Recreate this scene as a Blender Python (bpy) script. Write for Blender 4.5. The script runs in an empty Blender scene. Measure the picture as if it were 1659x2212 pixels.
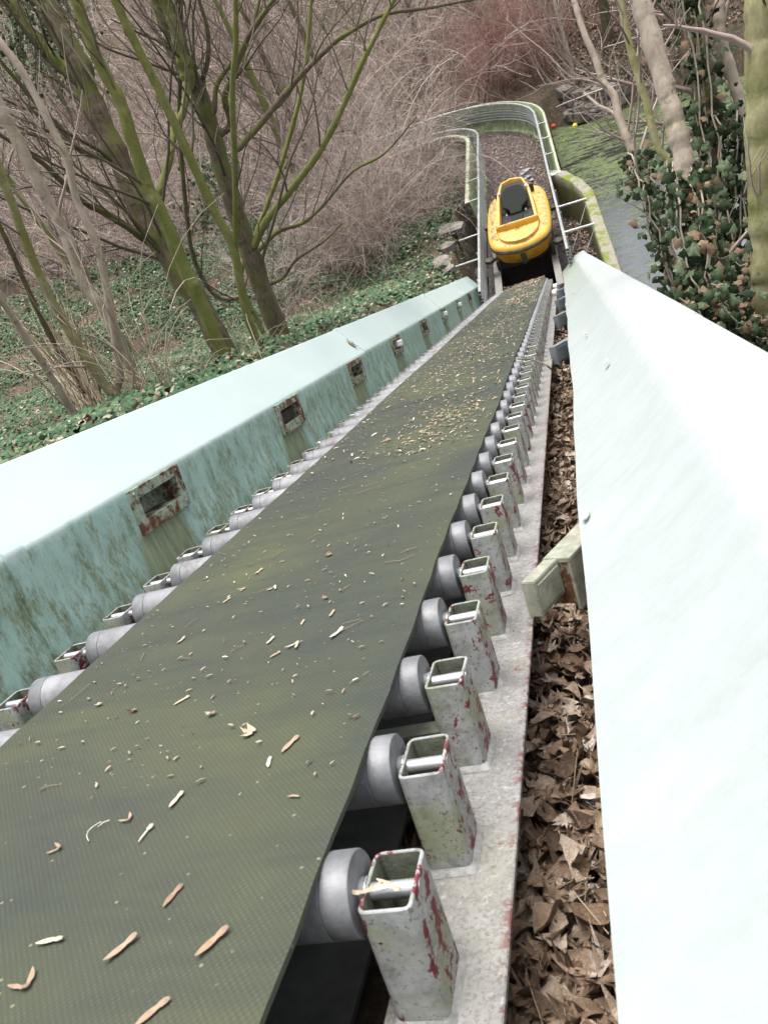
import bpy, bmesh, math, random
import numpy as np
from mathutils import Matrix, Vector
random.seed(7); RNG = np.random.default_rng(7)
S = bpy.context.scene
COL = S.collection
R_ = math.radians

# ------------------------------------------------------------------ camera
O = np.array([0, 0, 8.2])                       # the camera stands 8.2 m above the pond
CX, CY, FPX = 829.5, 1106.0, 1760.9             # picture 1659 x 2212, focal length in its pixels
RC = np.array([[0.93467814, -0.2221033, -0.27757323],
               [0.06275201, -0.66546573, 0.74378595],
               [-0.34991279, -0.71261875, -0.60805885]])
cam = bpy.data.cameras.new('camera'); co = bpy.data.objects.new('camera', cam); COL.objects.link(co)
m = Matrix([[RC[i][0], -RC[i][1], -RC[i][2], O[i]] for i in range(3)] + [[0, 0, 0, 1]])
co.matrix_world = m
cam.sensor_fit = 'HORIZONTAL'; cam.sensor_width = 36.0; cam.lens = 36.0 * FPX / 1659.0
cam.clip_start = 0.02; cam.clip_end = 600
cam.dof.use_dof = True; cam.dof.focus_distance = 4.0; cam.dof.aperture_fstop = 18
S.camera = co

# ------------------------------------------------------------------ light: overcast day
SUN_EL, SUN_AZ = R_(76), R_(-20)
w = bpy.data.worlds.new('World'); S.world = w; w.use_nodes = True
nt = w.node_tree; bg = nt.nodes['Background']
sky = nt.nodes.new('ShaderNodeTexSky'); sky.sky_type = 'NISHITA'; sky.sun_disc = False
sky.sun_elevation = SUN_EL; sky.sun_rotation = SUN_AZ; sky.air_density = 1.0; sky.dust_density = 6.0; sky.ozone_density = 1.0
hs = nt.nodes.new('ShaderNodeHueSaturation'); hs.inputs['Saturation'].default_value = 0.38
nt.links.new(sky.outputs[0], hs.inputs['Color']); nt.links.new(hs.outputs[0], bg.inputs['Color'])
bg.inputs['Strength'].default_value = 0.15
sun = bpy.data.lights.new('sun', 'SUN'); sun.energy = 1.4; sun.angle = R_(40); sun.color = (1.0, 0.97, 0.93)
so = bpy.data.objects.new('sun', sun); COL.objects.link(so)
sd = Vector((math.sin(SUN_AZ) * math.cos(SUN_EL), math.cos(SUN_AZ) * math.cos(SUN_EL), math.sin(SUN_EL)))
so.rotation_euler = (-sd).to_track_quat('-Z', 'Y').to_euler(); so.location = (20, 10, 40)
S.view_settings.view_transform = 'Standard'; S.view_settings.look = 'None'
S.view_settings.exposure = 1.0; S.view_settings.gamma = 1.0
S.cycles.max_bounces = 6; S.cycles.diffuse_bounces = 3; S.cycles.transparent_max_bounces = 8

# ------------------------------------------------------------------ helpers: geometry of the place
SL = R_(24.4)
T = np.array([0, math.cos(SL), -math.sin(SL)]); NN = np.array([0, math.sin(SL), math.cos(SL)])
RAMP = Matrix([[1, 0, 0, O[0]], [0, T[1], NN[1], O[1]], [0, T[2], NN[2], O[2]], [0, 0, 0, 1]])
def ray(u, v):
    d = RC @ np.array([u - CX, v - CY, FPX]); return d / np.linalg.norm(d)
def at_y(u, v, y):                      # world point seen at (u, v) standing y metres ahead
    d = ray(u, v); return O + d * (y / d[1])
def on_z(u, v, z):                      # ... lying on the level z (relative to the camera)
    d = ray(u, v); return O + d * (z / d[2])
def on_ramp(u, v, h):                   # ramp coordinates (x, t) on the plane h below the camera
    d = ray(u, v); p = d * (-h / (d @ NN)); return p[0], p @ T

def props(o, label=None, cat=None, group=None, kind=None):
    if label: o['label'] = label
    if cat: o['category'] = cat
    if group: o['group'] = group
    if kind: o['kind'] = kind
    return o
def empty(name, label, cat, loc=(0, 0, 0), group=None, mat=None):
    o = bpy.data.objects.new(name, None); COL.objects.link(o); o.empty_display_size = .1
    if mat is not None: o.matrix_world = mat
    else: o.location = loc
    return props(o, label, cat, group)
def link(name, me, parent=None, smooth=False):
    o = bpy.data.objects.new(name, me); COL.objects.link(o)
    if parent is not None: o.parent = parent
    return o
def mesh_obj(name, V, F, mt, parent=None, smooth=False, base=None, tint=None):
    V = np.asarray(V, float)
    if base is not None: V = V - np.asarray(base, float)
    me = bpy.data.meshes.new(name)
    if isinstance(F, np.ndarray):
        k = F.shape[1]; me.vertices.add(len(V)); me.vertices.foreach_set('co', V.astype(np.float32).ravel())
        me.loops.add(F.size); me.loops.foreach_set('vertex_index', F.astype(np.int32).ravel())
        me.polygons.add(len(F)); me.polygons.foreach_set('loop_start', np.arange(0, F.size, k, dtype=np.int32))
        me.update(calc_edges=True)
    else:
        me.from_pydata([tuple(v) for v in V], [], [tuple(f) for f in F])
    if mt: me.materials.append(mt)
    if tint is not None:
        a = me.attributes.new('tint', 'FLOAT', 'POINT'); a.data.foreach_set('value', np.asarray(tint, np.float32).ravel())
    if smooth: me.polygons.foreach_set('use_smooth', np.ones(len(me.polygons), bool))
    me.validate(); me.update()
    o = link(name, me, parent)
    if base is not None: o.location = tuple(base)
    return o
class MB:
    """collects shapes for ONE part"""
    def __init__(s): s.V = []; s.F = []
    def add(s, V, F):
        n = len(s.V); s.V += [tuple(map(float, v)) for v in V]; s.F += [tuple(i + n for i in f) for f in F]; return s
    def box(s, a, b, M=None, bev=0.0):
        x0, y0, z0 = a; x1, y1, z1 = b
        if bev <= 0:
            V = [(x0, y0, z0), (x1, y0, z0), (x1, y1, z0), (x0, y1, z0), (x0, y0, z1), (x1, y0, z1), (x1, y1, z1), (x0, y1, z1)]
            F = [(0, 3, 2, 1), (4, 5, 6, 7), (0, 1, 5, 4), (1, 2, 6, 5), (2, 3, 7, 6), (3, 0, 4, 7)]
        else:
            bm = bmesh.new(); bmesh.ops.create_cube(bm, size=1)
            for v in bm.verts: v.co = Vector(((x0 + x1) / 2 + v.co.x * (x1 - x0), (y0 + y1) / 2 + v.co.y * (y1 - y0), (z0 + z1) / 2 + v.co.z * (z1 - z0)))
            bmesh.ops.bevel(bm, geom=bm.edges[:], offset=bev, segments=2, affect='EDGES')
            bm.verts.index_update(); V = [tuple(v.co) for v in bm.verts]; F = [tuple(v.index for v in f.verts) for f in bm.faces]; bm.free()
        if M is not None: V = [tuple(M @ Vector(v)) for v in V]
        return s.add(V, F)
    def cyl(s, p0, p1, r0, r1=None, n=16, caps=True):
        r1 = r0 if r1 is None else r1
        p0 = Vector(p0); p1 = Vector(p1); d = (p1 - p0).normalized(); a = d.orthogonal().normalized(); b = d.cross(a)
        V = []
        for p, r in ((p0, r0), (p1, r1)):
            for i in range(n):
                t = 2 * math.pi * i / n; V.append(p + a * (r * math.cos(t)) + b * (r * math.sin(t)))
        F = [(i, (i + 1) % n, n + (i + 1) % n, n + i) for i in range(n)]
        if caps: F += [tuple(range(n - 1, -1, -1)), tuple(range(n, 2 * n))]
        return s.add(V, F)
    def tube(s, pts, r, n=8):
        pts = np.asarray(pts, float); rr = np.full(len(pts), r) if np.isscalar(r) else np.asarray(r)
        V, F = tubes(pts[None], rr[None], n, caps=True); return s.add(V, [tuple(f) for f in F])
    def grid(s, G, flip=False):
        G = np.asarray(G, float); a, b = G.shape[:2]; V = G.reshape(-1, 3)
        F = [(i * b + j, i * b + j + 1, (i + 1) * b + j + 1, (i + 1) * b + j) for i in range(a - 1) for j in range(b - 1)]
        if flip: F = [f[::-1] for f in F]
        return s.add(V, F)
    def lathe(s, prof, axis_o=(0, 0, 0), n=24):      # profile (x, r) turned round the x axis
        V = []; k = len(prof)
        for x, r in prof:
            for i in range(n):
                t = 2 * math.pi * i / n; V.append((axis_o[0] + x, axis_o[1] + r * math.cos(t), axis_o[2] + r * math.sin(t)))
        F = [(j * n + i, j * n + (i + 1) % n, (j + 1) * n + (i + 1) % n, (j + 1) * n + i) for j in range(k - 1) for i in range(n)]
        F += [tuple(range(n - 1, -1, -1)), tuple(range((k - 1) * n, k * n))]
        return s.add(V, F)
    def build(s, name, mt, parent=None, smooth=False, base=None):
        o = mesh_obj(name, s.V, s.F, mt, parent, False, base)
        if smooth:
            me = o.data; me.polygons.foreach_set('use_smooth', np.ones(len(me.polygons), bool))
            try: me.set_sharp_from_angle(angle=R_(38))
            except Exception: pass
        return o
def tubes(P, Rr, n=3, caps=False):
    """P (m,k,3) polylines, Rr (m,k) radii -> verts, quad faces (triangle-fan ends left open)"""
    P = np.asarray(P, float); m_, k, _ = P.shape
    D = np.gradient(P, axis=1); D /= np.linalg.norm(D, axis=2, keepdims=True) + 1e-9
    up = np.zeros_like(D); up[..., 0] = .31; up[..., 1] = .95; up[..., 2] = .05
    alt = np.abs((D * up).sum(2)) > .93; up[alt] = (0, 0, 1)
    A = np.cross(D, up); A /= np.linalg.norm(A, axis=2, keepdims=True) + 1e-9; B = np.cross(D, A)
    th = np.arange(n) * 2 * math.pi / n
    V = P[:, :, None] + Rr[:, :, None, None] * (A[:, :, None] * np.cos(th)[None, None, :, None] + B[:, :, None] * np.sin(th)[None, None, :, None])
    base = (np.arange(m_) * k * n)[:, None, None] + (np.arange(k - 1) * n)[None, :, None]
    i = np.arange(n)[None, None]; j = (i + 1) % n
    F = np.stack([base + i, base + j, base + n + j, base + n + i], -1).reshape(-1, 4)
    return V.reshape(-1, 3), F
def scatter(tv, tf, P, Rm, Sc):
    """copies of a leaf shape: tv (k,3), tf (f,3), P (m,3), Rm (m,3,3), Sc (m,)"""
    V = P[:, None] + np.einsum('mij,kj->mki', Rm, tv) * Sc[:, None, None]
    F = (np.arange(len(P)) * len(tv))[:, None, None] + np.asarray(tf)[None]
    return V.reshape(-1, 3), F.reshape(-1, np.asarray(tf).shape[1])
def rots(n, tilt=.6, axis=None):
    """random spins about z with a random tilt"""
    a = RNG.uniform(0, 2 * math.pi, n); t = RNG.normal(0, tilt, n); b = RNG.uniform(0, 2 * math.pi, n)
    ca, sa, ct, st = np.cos(a), np.sin(a), np.cos(t), np.sin(t)
    Z = np.zeros((n, 3, 3)); Z[:, 0, 0] = ca; Z[:, 0, 1] = -sa; Z[:, 1, 0] = sa; Z[:, 1, 1] = ca; Z[:, 2, 2] = 1
    X = np.zeros((n, 3, 3)); X[:, 0, 0] = 1; X[:, 1, 1] = ct; X[:, 1, 2] = -st; X[:, 2, 1] = st; X[:, 2, 2] = ct
    cb, sb = np.cos(b), np.sin(b); W = np.zeros((n, 3, 3)); W[:, 0, 0] = cb; W[:, 0, 1] = -sb; W[:, 1, 0] = sb; W[:, 1, 1] = cb; W[:, 2, 2] = 1
    return W @ X @ Z
def catmull(pts, n):
    pts = np.asarray(pts, float)
    if len(pts) < 3:
        t = np.linspace(0, 1, n)[:, None]; return pts[0] * (1 - t) + pts[-1] * t
    P = np.vstack([2 * pts[0] - pts[1], pts, 2 * pts[-1] - pts[-2]]); out = []
    for u in np.linspace(0, len(pts) - 1 - 1e-6, n):
        i = int(u); t = u - i; a, b, c, d = P[i:i + 4]
        out.append(.5 * (2 * b + (c - a) * t + (2 * a - 5 * b + 4 * c - d) * t * t + (3 * b - a - 3 * c + d) * t ** 3))
    return np.array(out)

# ------------------------------------------------------------------ materials
class G:
    def __init__(s, name, rough=.7, metal=0., spec=.5):
        s.m = bpy.data.materials.new(name); s.m.use_nodes = True; s.t = s.m.node_tree
        s.b = s.t.nodes['Principled BSDF']; s.b.inputs['Roughness'].default_value = rough
        s.b.inputs['Metallic'].default_value = metal; s.b.inputs['Specular IOR Level'].default_value = spec
        tc = s.t.nodes.new('ShaderNodeTexCoord'); s.obj = tc.outputs['Object']
    def n(s, ty): return s.t.nodes.new(ty)
    def L(s, a, b): s.t.links.new(a, b)
    def setin(s, sock, v):
        if hasattr(v, 'is_output'): s.L(v, sock)
        elif isinstance(v, (tuple, list)): sock.default_value = (*v, 1) if len(v) == 3 and len(sock.default_value) == 4 else v
        else: sock.default_value = v
    def rnd(s):
        o = s.n('ShaderNodeObjectInfo'); return o.outputs['Random']
    def offs(s, vec, amt=40.):                   # each object its own piece of the pattern
        c = s.n('ShaderNodeCombineXYZ'); r = s.rnd(); k = s.math('MULTIPLY', r, amt)
        for i in range(3): s.L(k, c.inputs[i])
        v = s.n('ShaderNodeVectorMath'); v.operation = 'ADD'; s.L(vec, v.inputs[0]); s.L(c.outputs[0], v.inputs[1]); return v.outputs[0]
    def scale(s, vec, sc):
        v = s.n('ShaderNodeMapping'); v.inputs['Scale'].default_value = sc; s.L(vec, v.inputs['Vector']); return v.outputs[0]
    def noise(s, sc, det=4, ro=.55, vec=None, dist=0.):
        x = s.n('ShaderNodeTexNoise'); x.inputs['Scale'].default_value = sc; x.inputs['Detail'].default_value = det
        x.inputs['Roughness'].default_value = ro; x.inputs['Distortion'].default_value = dist; s.L(vec or s.obj, x.inputs['Vector']); return x.outputs['Fac']
    def voro(s, sc, vec=None, out='Distance'):
        x = s.n('ShaderNodeTexVoronoi'); x.inputs['Scale'].default_value = sc; s.L(vec or s.obj, x.inputs['Vector']); return x.outputs[out]
    def ramp(s, f, stops):
        x = s.n('ShaderNodeValToRGB'); s.L(f, x.inputs[0]); e = x.color_ramp.elements
        while len(e) < len(stops): e.new(.5)
        for k, (p, c) in enumerate(stops):
            e[k].position = p; e[k].color = (*c, 1) if isinstance(c, (tuple, list)) else (c, c, c, 1)
        return x.outputs[0]
    def math(s, op, a, b=0., c=None, clamp=False):
        x = s.n('ShaderNodeMath'); x.operation = op; x.use_clamp = clamp; s.setin(x.inputs[0], a); s.setin(x.inputs[1], b)
        if c is not None: s.setin(x.inputs[2], c)
        return x.outputs[0]
    def mix(s, f, a, b, mode='MIX'):
        x = s.n('ShaderNodeMix'); x.data_type = 'RGBA'; x.blend_type = mode; s.setin(x.inputs[0], f)
        s.setin(x.inputs[6], a); s.setin(x.inputs[7], b); return x.outputs[2]
    def sep(s, vec=None):
        x = s.n('ShaderNodeSeparateXYZ'); s.L(vec or s.obj, x.inputs[0]); return x.outputs
    def attr(s, nm='tint'):
        x = s.n('ShaderNodeAttribute'); x.attribute_name = nm; return x.outputs['Fac']
    def bump(s, h, st=.4, d=.01):
        x = s.n('ShaderNodeBump'); x.inputs['Strength'].default_value = st; x.inputs['Distance'].default_value = d
        s.L(h, x.inputs['Height']); s.L(x.outputs[0], s.b.inputs['Normal'])
    def col(s, c): s.setin(s.b.inputs['Base Color'], c); return s
    def rough(s, r): s.setin(s.b.inputs['Roughness'], r); return s

def m_belt():
    g = G('belt_rubber', .95, spec=.12); x, y, z = g.sep()
    # woven rubber: staggered lozenges
    k = 2 * math.pi / .0088
    row = g.math('MULTIPLY', y, 2 * math.pi / .0102)
    a = g.math('SINE', g.math('ADD', g.math('MULTIPLY', x, k), g.math('MULTIPLY', g.noise(3, 1), 2.)))
    b = g.math('SINE', row); wv = g.math('MULTIPLY', a, b)
    wv = g.math('ADD', g.math('MULTIPLY', wv, .5), .5)
    big = g.noise(2.2, 5, .6, g.scale(g.obj, (1.0, .8, 1)), .6); fine = g.noise(45, 3, .6)
    streak = g.noise(5, 4, .6, g.scale(g.obj, (.35, 2.2, 1)))
    moss = g.ramp(big, [(.34, (.062, .067, .054)), (.50, (.076, .083, .057)), (.72, (.092, .101, .052))])
    c = g.mix(g.ramp(streak, [(.36, .35), (.52, 0.)]), moss, (.040, .045, .047))
    c = g.mix(g.ramp(g.noise(1.1, 3, .5), [(.42, .5), (.6, 0.)]), c, (.044, .051, .050))
    c = g.mix(g.ramp(wv, [(.2, .22), (.7, 0.)]), c, (.024, .027, .022))
    c = g.mix(g.math('MULTIPLY', g.ramp(wv, [(.78, 0.), (.95, .22)]), g.ramp(fine, [(.45, 0.), (.6, 1.)])), c, (.17, .18, .15))
    sp = g.voro(55); c = g.mix(g.math('MULTIPLY', g.ramp(sp, [(.10, .8), (.16, 0.)]), g.ramp(g.noise(23, 2), [(.56, 0.), (.62, 1.)])), c, (.24, .23, .14))
    g.col(c); g.bump(g.math('ADD', wv, g.math('MULTIPLY', fine, .6)), .35, .0012); return g.m
def m_galv():
    g = G('galvanised_roller', .58, .15); v = g.offs(g.obj)
    n1 = g.noise(9, 5, .6, v); n2 = g.noise(70, 3, .6, v)
    c = g.ramp(n1, [(.3, (.155, .16, .17)), (.55, (.24, .245, .256)), (.78, (.34, .345, .36))])
    c = g.mix(g.ramp(g.noise(14, 4, .7, v), [(.46, 0.), (.64, .7)]), c, (.13, .118, .105))
    c = g.mix(g.ramp(g.noise(60, 4, .75, v), [(.6, 0.), (.7, .5)]), c, (.42, .43, .44))
    g.col(c); g.rough(g.ramp(n2, [(.3, .5), (.7, .72)])); g.bump(n2, .15, .002); return g.m
def m_post():
    g = G('flaking_painted_steel', .62); v = g.offs(g.obj); x, y, z = g.sep()
    base = g.ramp(g.noise(26, 6, .7, v), [(.3, (.19, .195, .19)), (.5, (.32, .33, .325)), (.75, (.44, .45, .455))])
    alg = g.ramp(g.noise(11, 4, .6, v), [(.45, 0.), (.62, .75)])
    c = g.mix(alg, base, (.24, .27, .15))
    # dark red undercoat where the paint has come off, mostly at the inner corners
    chip = g.math('ADD', g.noise(24, 8, .74, v, .2), g.math('MULTIPLY', g.math('POWER', g.math('MULTIPLY', g.math('ABSOLUTE', x), 31.), 3.), 0.075))
    cm = g.ramp(chip, [(.606, 0.), (.614, 1.)])
    c = g.mix(cm, c, g.ramp(g.noise(90, 2, .5, v), [(.4, (.12, .012, .022)), (.7, (.17, .02, .03))]))
    halo = g.math('MULTIPLY', g.ramp(chip, [(.588, 0.), (.602, .6)]), g.math('SUBTRACT', 1., cm))
    c = g.mix(halo, c, (.50, .50, .45))
    c = g.mix(g.ramp(g.noise(130, 2, .6, v), [(.60, 0.), (.66, .7)]), c, (.10, .10, .08))
    c = g.mix(g.ramp(g.noise(34, 6, .8, v), [(.52, 0.), (.66, .55)]), c, (.13, .14, .10))
    g.col(c); g.bump(g.math('ADD', g.noise(60, 5, .7, v), g.math('MULTIPLY', cm, -.5)), .35, .003); return g.m
def m_plate():
    g = G('weathered_plate', .8)
    base = g.ramp(g.noise(6, 6, .65), [(.3, (.16, .157, .152)), (.55, (.255, .25, .245)), (.75, (.35, .34, .34))])
    c = g.mix(g.ramp(g.noise(160, 3, .7), [(.46, 0.), (.62, .75)]), base, (.13, .12, .105))
    c = g.mix(g.ramp(g.noise(55, 5, .8), [(.56, 0.), (.66, .6)]), c, (.46, .455, .45))
    x, y, z = g.sep()
    chip = g.ramp(g.noise(22, 6, .75), [(.635, 0.), (.65, 1.)])
    c = g.mix(chip, c, (.15, .025, .03))
    edge = g.math('MULTIPLY', g.ramp(g.math('MULTIPLY', g.math('ADD', x, .30), 25.), [(.5, 0.), (.95, 1.)]), g.ramp(g.noise(40, 5, .7), [(.5, 0.), (.56, 1.)]))
    c = g.mix(edge, c, (.13, .03, .03))
    c = g.mix(g.ramp(g.noise(3.1, 4, .6), [(.5, 0.), (.7, .35)]), c, (.33, .33, .22))
    g.col(c); g.bump(g.noise(140, 4, .7), .5, .003); return g.m
def m_mint(h_fold=-.40, streak=1., name='mint_fibreglass', t0=(.25, .42, .37), t1=(.38, .54, .49), stains=True, clean1=None):
    """pale mint gelcoat; algae grows on the inner face below the fold (object z = height over the ramp)"""
    g = G(name, .38); x, y, z = g.sep()
    clean = g.ramp(g.noise(1.3, 4, .6), [(.3, (.46, .565, .55)), (.7, (.53, .62, .61))])
    clean = g.mix(g.ramp(g.noise(28, 4, .75, g.scale(g.obj, (1, .5, 1))), [(.64, 0.), (.72, .35)]), clean, (.26, .30, .24))
    else_sc = g.math('MULTIPLY', g.ramp(g.noise(10, 7, .8, g.scale(g.obj, (.5, 1.6, .5))), [(.62, 0.), (.70, .55)]), g.ramp(g.noise(1.7, 2), [(.45, 0.), (.6, 1.)]))
    clean = g.mix(else_sc, clean, (.20, .24, .19))
    if clean1: clean = g.mix(g.ramp(g.noise(28, 4, .75), [(.66, 0.), (.75, .3)]), clean1, (.30, .34, .30))
    turq = g.ramp(g.noise(7, 6, .7, g.scale(g.obj, (1, 1.4, .6)), .1), [(.3, t0), (.7, t1)])
    below = g.math('SUBTRACT', h_fold, z)
    st = g.scale(g.obj, (1, 3.2, .55))
    dirt = g.math('ADD', g.noise(8, 9, .82, g.scale(g.obj, (1, 1.7, .8)), .15), g.math('MULTIPLY', below, .10))
    dm = g.math('MULTIPLY', g.ramp(dirt, [(.46, 0.), (.60, 1.)]), streak)
    grit = g.ramp(g.noise(48, 6, .85, g.scale(g.obj, (1, 1.8, .6)), .1), [(.44, 0.), (.52, 1.)])
    dm = g.math('MULTIPLY', dm, g.math('ADD', .35, g.math('MULTIPLY', grit, .65)))
    far = g.ramp(g.math('MULTIPLY', y, .06), [(.25 if stains else .35, 0.), (1., .62)])
    if not stains: dm = g.math('MULTIPLY', dm, g.ramp(g.math('MULTIPLY', y, .1), [(.15, .45), (.8, 1.)]))          # more algae towards the wet end
    dm = g.math('MAXIMUM', dm, g.math('MULTIPLY', g.math('MULTIPLY', far, 1. if stains else 1.25), g.ramp(g.noise(7, 5, .7, st), [(.34, .25), (.6, 1.)])))
    algae = g.ramp(g.noise(9, 5, .6, st), [(.35, (.11, .125, .075)), (.5, (.165, .20, .10)), (.7, (.24, .29, .19))])
    if stains:                                           # run-off stains below each rusty frame
        ph = g.math('FRACT', g.math('MULTIPLY', g.math('SUBTRACT', g.math('ADD', y, g.math('MULTIPLY', below, .35)), 2.74), 1 / 1.752))
        band = g.math('MULTIPLY', g.ramp(ph, [(.0, 0.), (.03, 1.)]), g.ramp(g.math('ADD', ph, g.math('MULTIPLY', g.noise(11, 4, .7), .10)), [(.27, 1.), (.33, 0.)]))
        band = g.math('MULTIPLY', band, g.ramp(below, [(.17, 0.), (.21, 1.)]))
        dm = g.math('MAXIMUM', dm, g.math('MULTIPLY', band, g.ramp(g.noise(20, 4, .7, st), [(.35, .75), (.6, 1.)])))
    face = g.mix(dm, turq, algae)
    mask = g.ramp(g.math('ADD', g.math('MULTIPLY', below, 14.), g.math('MULTIPLY', g.noise(12, 5, .7), .9)), [(.48, 0.), (.95, 1.)])
    c = g.mix(mask, clean, face)
    g.col(c); g.rough(g.ramp(mask, [(0., .32), (1., .6)])); g.bump(g.noise(80, 4, .7), .12, .002); return g.m
def m_simple(name, c0, c1, sc=6, rough=.8, metal=0., bump=.3, bs=None, bd=.01, det=5, off=False):
    g = G(name, rough, metal); v = g.offs(g.obj) if off else g.obj
    g.col(g.ramp(g.noise(sc, det, .65, v), [(.3, c0), (.7, c1)])); g.bump(g.noise(bs or sc * 6, 4, .7, v), bump, bd); return g.m
def m_tint(name, stops, rough=.7, trans=0., sc=30, var=.25, spec=.3, leafy=False):
    g = G(name, rough, spec=spec); c = g.ramp(g.attr(), stops)
    c = g.mix(g.ramp(g.noise(sc, 3, .6), [(.35, var), (.65, 0.)]), c, (.02, .018, .012))
    g.col(c)
    if leafy: g.bump(g.noise(sc * 2.2, 3, .6, None, 1.5), .8, .006)
    return g.m
def m_bark(name, c0, c1, moss=None, mossamt=(.45, .6), sc=25):
    g = G(name, .9, spec=.2); st = g.scale(g.obj, (1, 1, .25)); n1 = g.noise(sc, 6, .7, st, .3)
    c = g.ramp(n1, [(.3, c0), (.7, c1)])
    if moss:
        mo = g.ramp(g.math('ADD', g.math('MULTIPLY', g.noise(3.5, 5, .6), .75), g.math('MULTIPLY', g.noise(30, 4, .75), .25)), [(mossamt[0], 0.), (mossamt[1], .9)])
        c = g.mix(g.ramp(g.noise(9, 3, .6, g.scale(g.obj, (1, 1, 2.5))), [(.62, 0.), (.70, .6)]), c, tuple(v * .35 for v in c0))
        c = g.mix(mo, c, g.mix(g.noise(60, 3), moss, tuple(v * .55 for v in moss)))
    c = g.mix(g.ramp(g.noise(80, 2, .5), [(.66, 0.), (.72, .5)]), c, (.32, .31, .26))
    g.col(c); g.bump(n1, .6, .012); return g.m
def m_rust():
    g = G('rusty_painted_steel', .85)
    rust = g.ramp(g.noise(30, 5, .7), [(.3, (.035, .018, .012)), (.55, (.16, .066, .026)), (.75, (.28, .12, .045))])
    c = g.mix(g.ramp(g.noise(15, 7, .75), [(.46, 0.), (.54, .95)]), rust, g.ramp(g.noise(40, 3), [(.3, (.20, .26, .18)), (.7, (.38, .46, .38))]))
    g.col(c); g.bump(g.noise(60, 5, .75), .7, .004); return g.m
def m_boat():
    g = G('yellow_fibreglass', .33, spec=.5); x, y, z = g.sep()
    base = g.ramp(g.noise(4, 4), [(.3, (.60, .31, .02)), (.7, (.72, .42, .045))])
    nrm = g.n('ShaderNodeNewGeometry'); up = g.sep(nrm.outputs['Normal'])[2]
    d = g.noise(16, 7, .75, None, .6)
    dirt = g.math('MULTIPLY', g.ramp(d, [(.48, 0.), (.58, .8)]), g.ramp(up, [(.7, 0.), (.9, 1.)]))
    pale = g.math('MULTIPLY', g.ramp(g.noise(7, 6, .7), [(.35, .15), (.6, .75)]), g.ramp(up, [(.8, 0.), (.95, 1.)]))
    c = g.mix(pale, base, (.66, .50, .20)); c = g.mix(dirt, c, (.17, .13, .07)); c = g.mix(g.ramp(g.noise(30, 6, .8), [(.56, 0.), (.66, .5)]), c, (.22, .15, .05))
    g.col(c); g.rough(g.ramp(d, [(.4, .3), (.65, .7)])); g.bump(g.noise(60, 3, .6), .1, .002); return g.m
def m_pond():
    g = G('pond_water', .06, spec=.8)
    x, y, z = g.sep(); rip = g.noise(10, 4, .65, g.scale(g.obj, (1, 2.2, 1)), 1.)
    n = g.noise(9, 8, .78, g.scale(g.obj, (.7, 1.9, 1)), .9); n2 = g.noise(.55, 4, .6, None, .6)
    n3 = g.noise(2.6, 5, .7, g.scale(g.obj, (.55, 2.1, 1)), .4)
    k = g.math('ADD', g.math('ADD', g.math('MULTIPLY', n, .5), g.math('MULTIPLY', n3, .5)), g.math('ADD', g.math('MULTIPLY', g.math('SUBTRACT', n2, .5), .25), g.math('MULTIPLY', g.math('SUBTRACT', y, 20.), .010)))
    weed = g.ramp(k, [(.485, 0.), (.53, 1.)])
    mat_ = g.ramp(g.noise(.9, 3, .5, None, 1.), [(.67, 0.), (.70, 1.)])
    wc = g.ramp(g.noise(11, 6, .8, g.scale(g.obj, (.6, 2.0, 1))), [(.40, (.008, .016, .004)), (.5, (.045, .070, .012)), (.60, (.15, .20, .04))])
    wc = g.mix(g.math('MULTIPLY', mat_, .7), wc, (.11, .17, .045))
    weed = g.math('MAXIMUM', weed, g.math('MULTIPLY', mat_, .9))
    film_sky = g.ramp(g.noise(30, 5, .7, g.scale(g.obj, (1, 2., 1))), [(.35, (.05, .058, .062)), (.6, (.15, .165, .18)), (.75, (.26, .28, .30))])  # surface film, paled so its colour carries the reflected sky
    film_sky = g.mix(g.ramp(g.math('MULTIPLY', g.math('SUBTRACT', y, 14.), .12), [(.35, 0.), (.85, .95)]), film_sky, (.012, .016, .008))  # the painted sky reflection fades to dark water farther out
    c = g.mix(weed, film_sky, wc); g.col(c)
    g.rough(g.ramp(weed, [(0., .07), (1., .8)])); g.bump(g.math('ADD', g.math('MULTIPLY', weed, .6), g.math('MULTIPLY', rip, .5)), .22, .02); return g.m
def m_sludge():
    g = G('wet_leaf_sludge', .7)
    n = g.noise(26, 8, .8, None, .8); c = g.ramp(n, [(.3, (.020, .018, .019)), (.5, (.07, .056, .058)), (.64, (.14, .11, .11)), (.78, (.25, .20, .19))])
    g.col(c); wet = g.noise(2.2, 3, .6, g.scale(g.obj, (1, 1.5, 1)))
    g.rough(g.ramp(wet, [(.5, .75), (.6, .3)])); g.bump(n, .9, .05); return g.m
def m_ground():
    g = G('woodland_floor', .95, spec=.1)
    n = g.noise(11, 8, .8, None, .5); c = g.ramp(n, [(.3, (.04, .032, .024)), (.5, (.12, .092, .068)), (.66, (.22, .175, .135)), (.8, (.34, .28, .22))])
    c = g.mix(g.ramp(g.noise(.8, 5, .7), [(.5, 0.), (.65, .6)]), c, (.03, .05, .018))
    g.col(c); g.bump(n, .9, .05); return g.m
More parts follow.
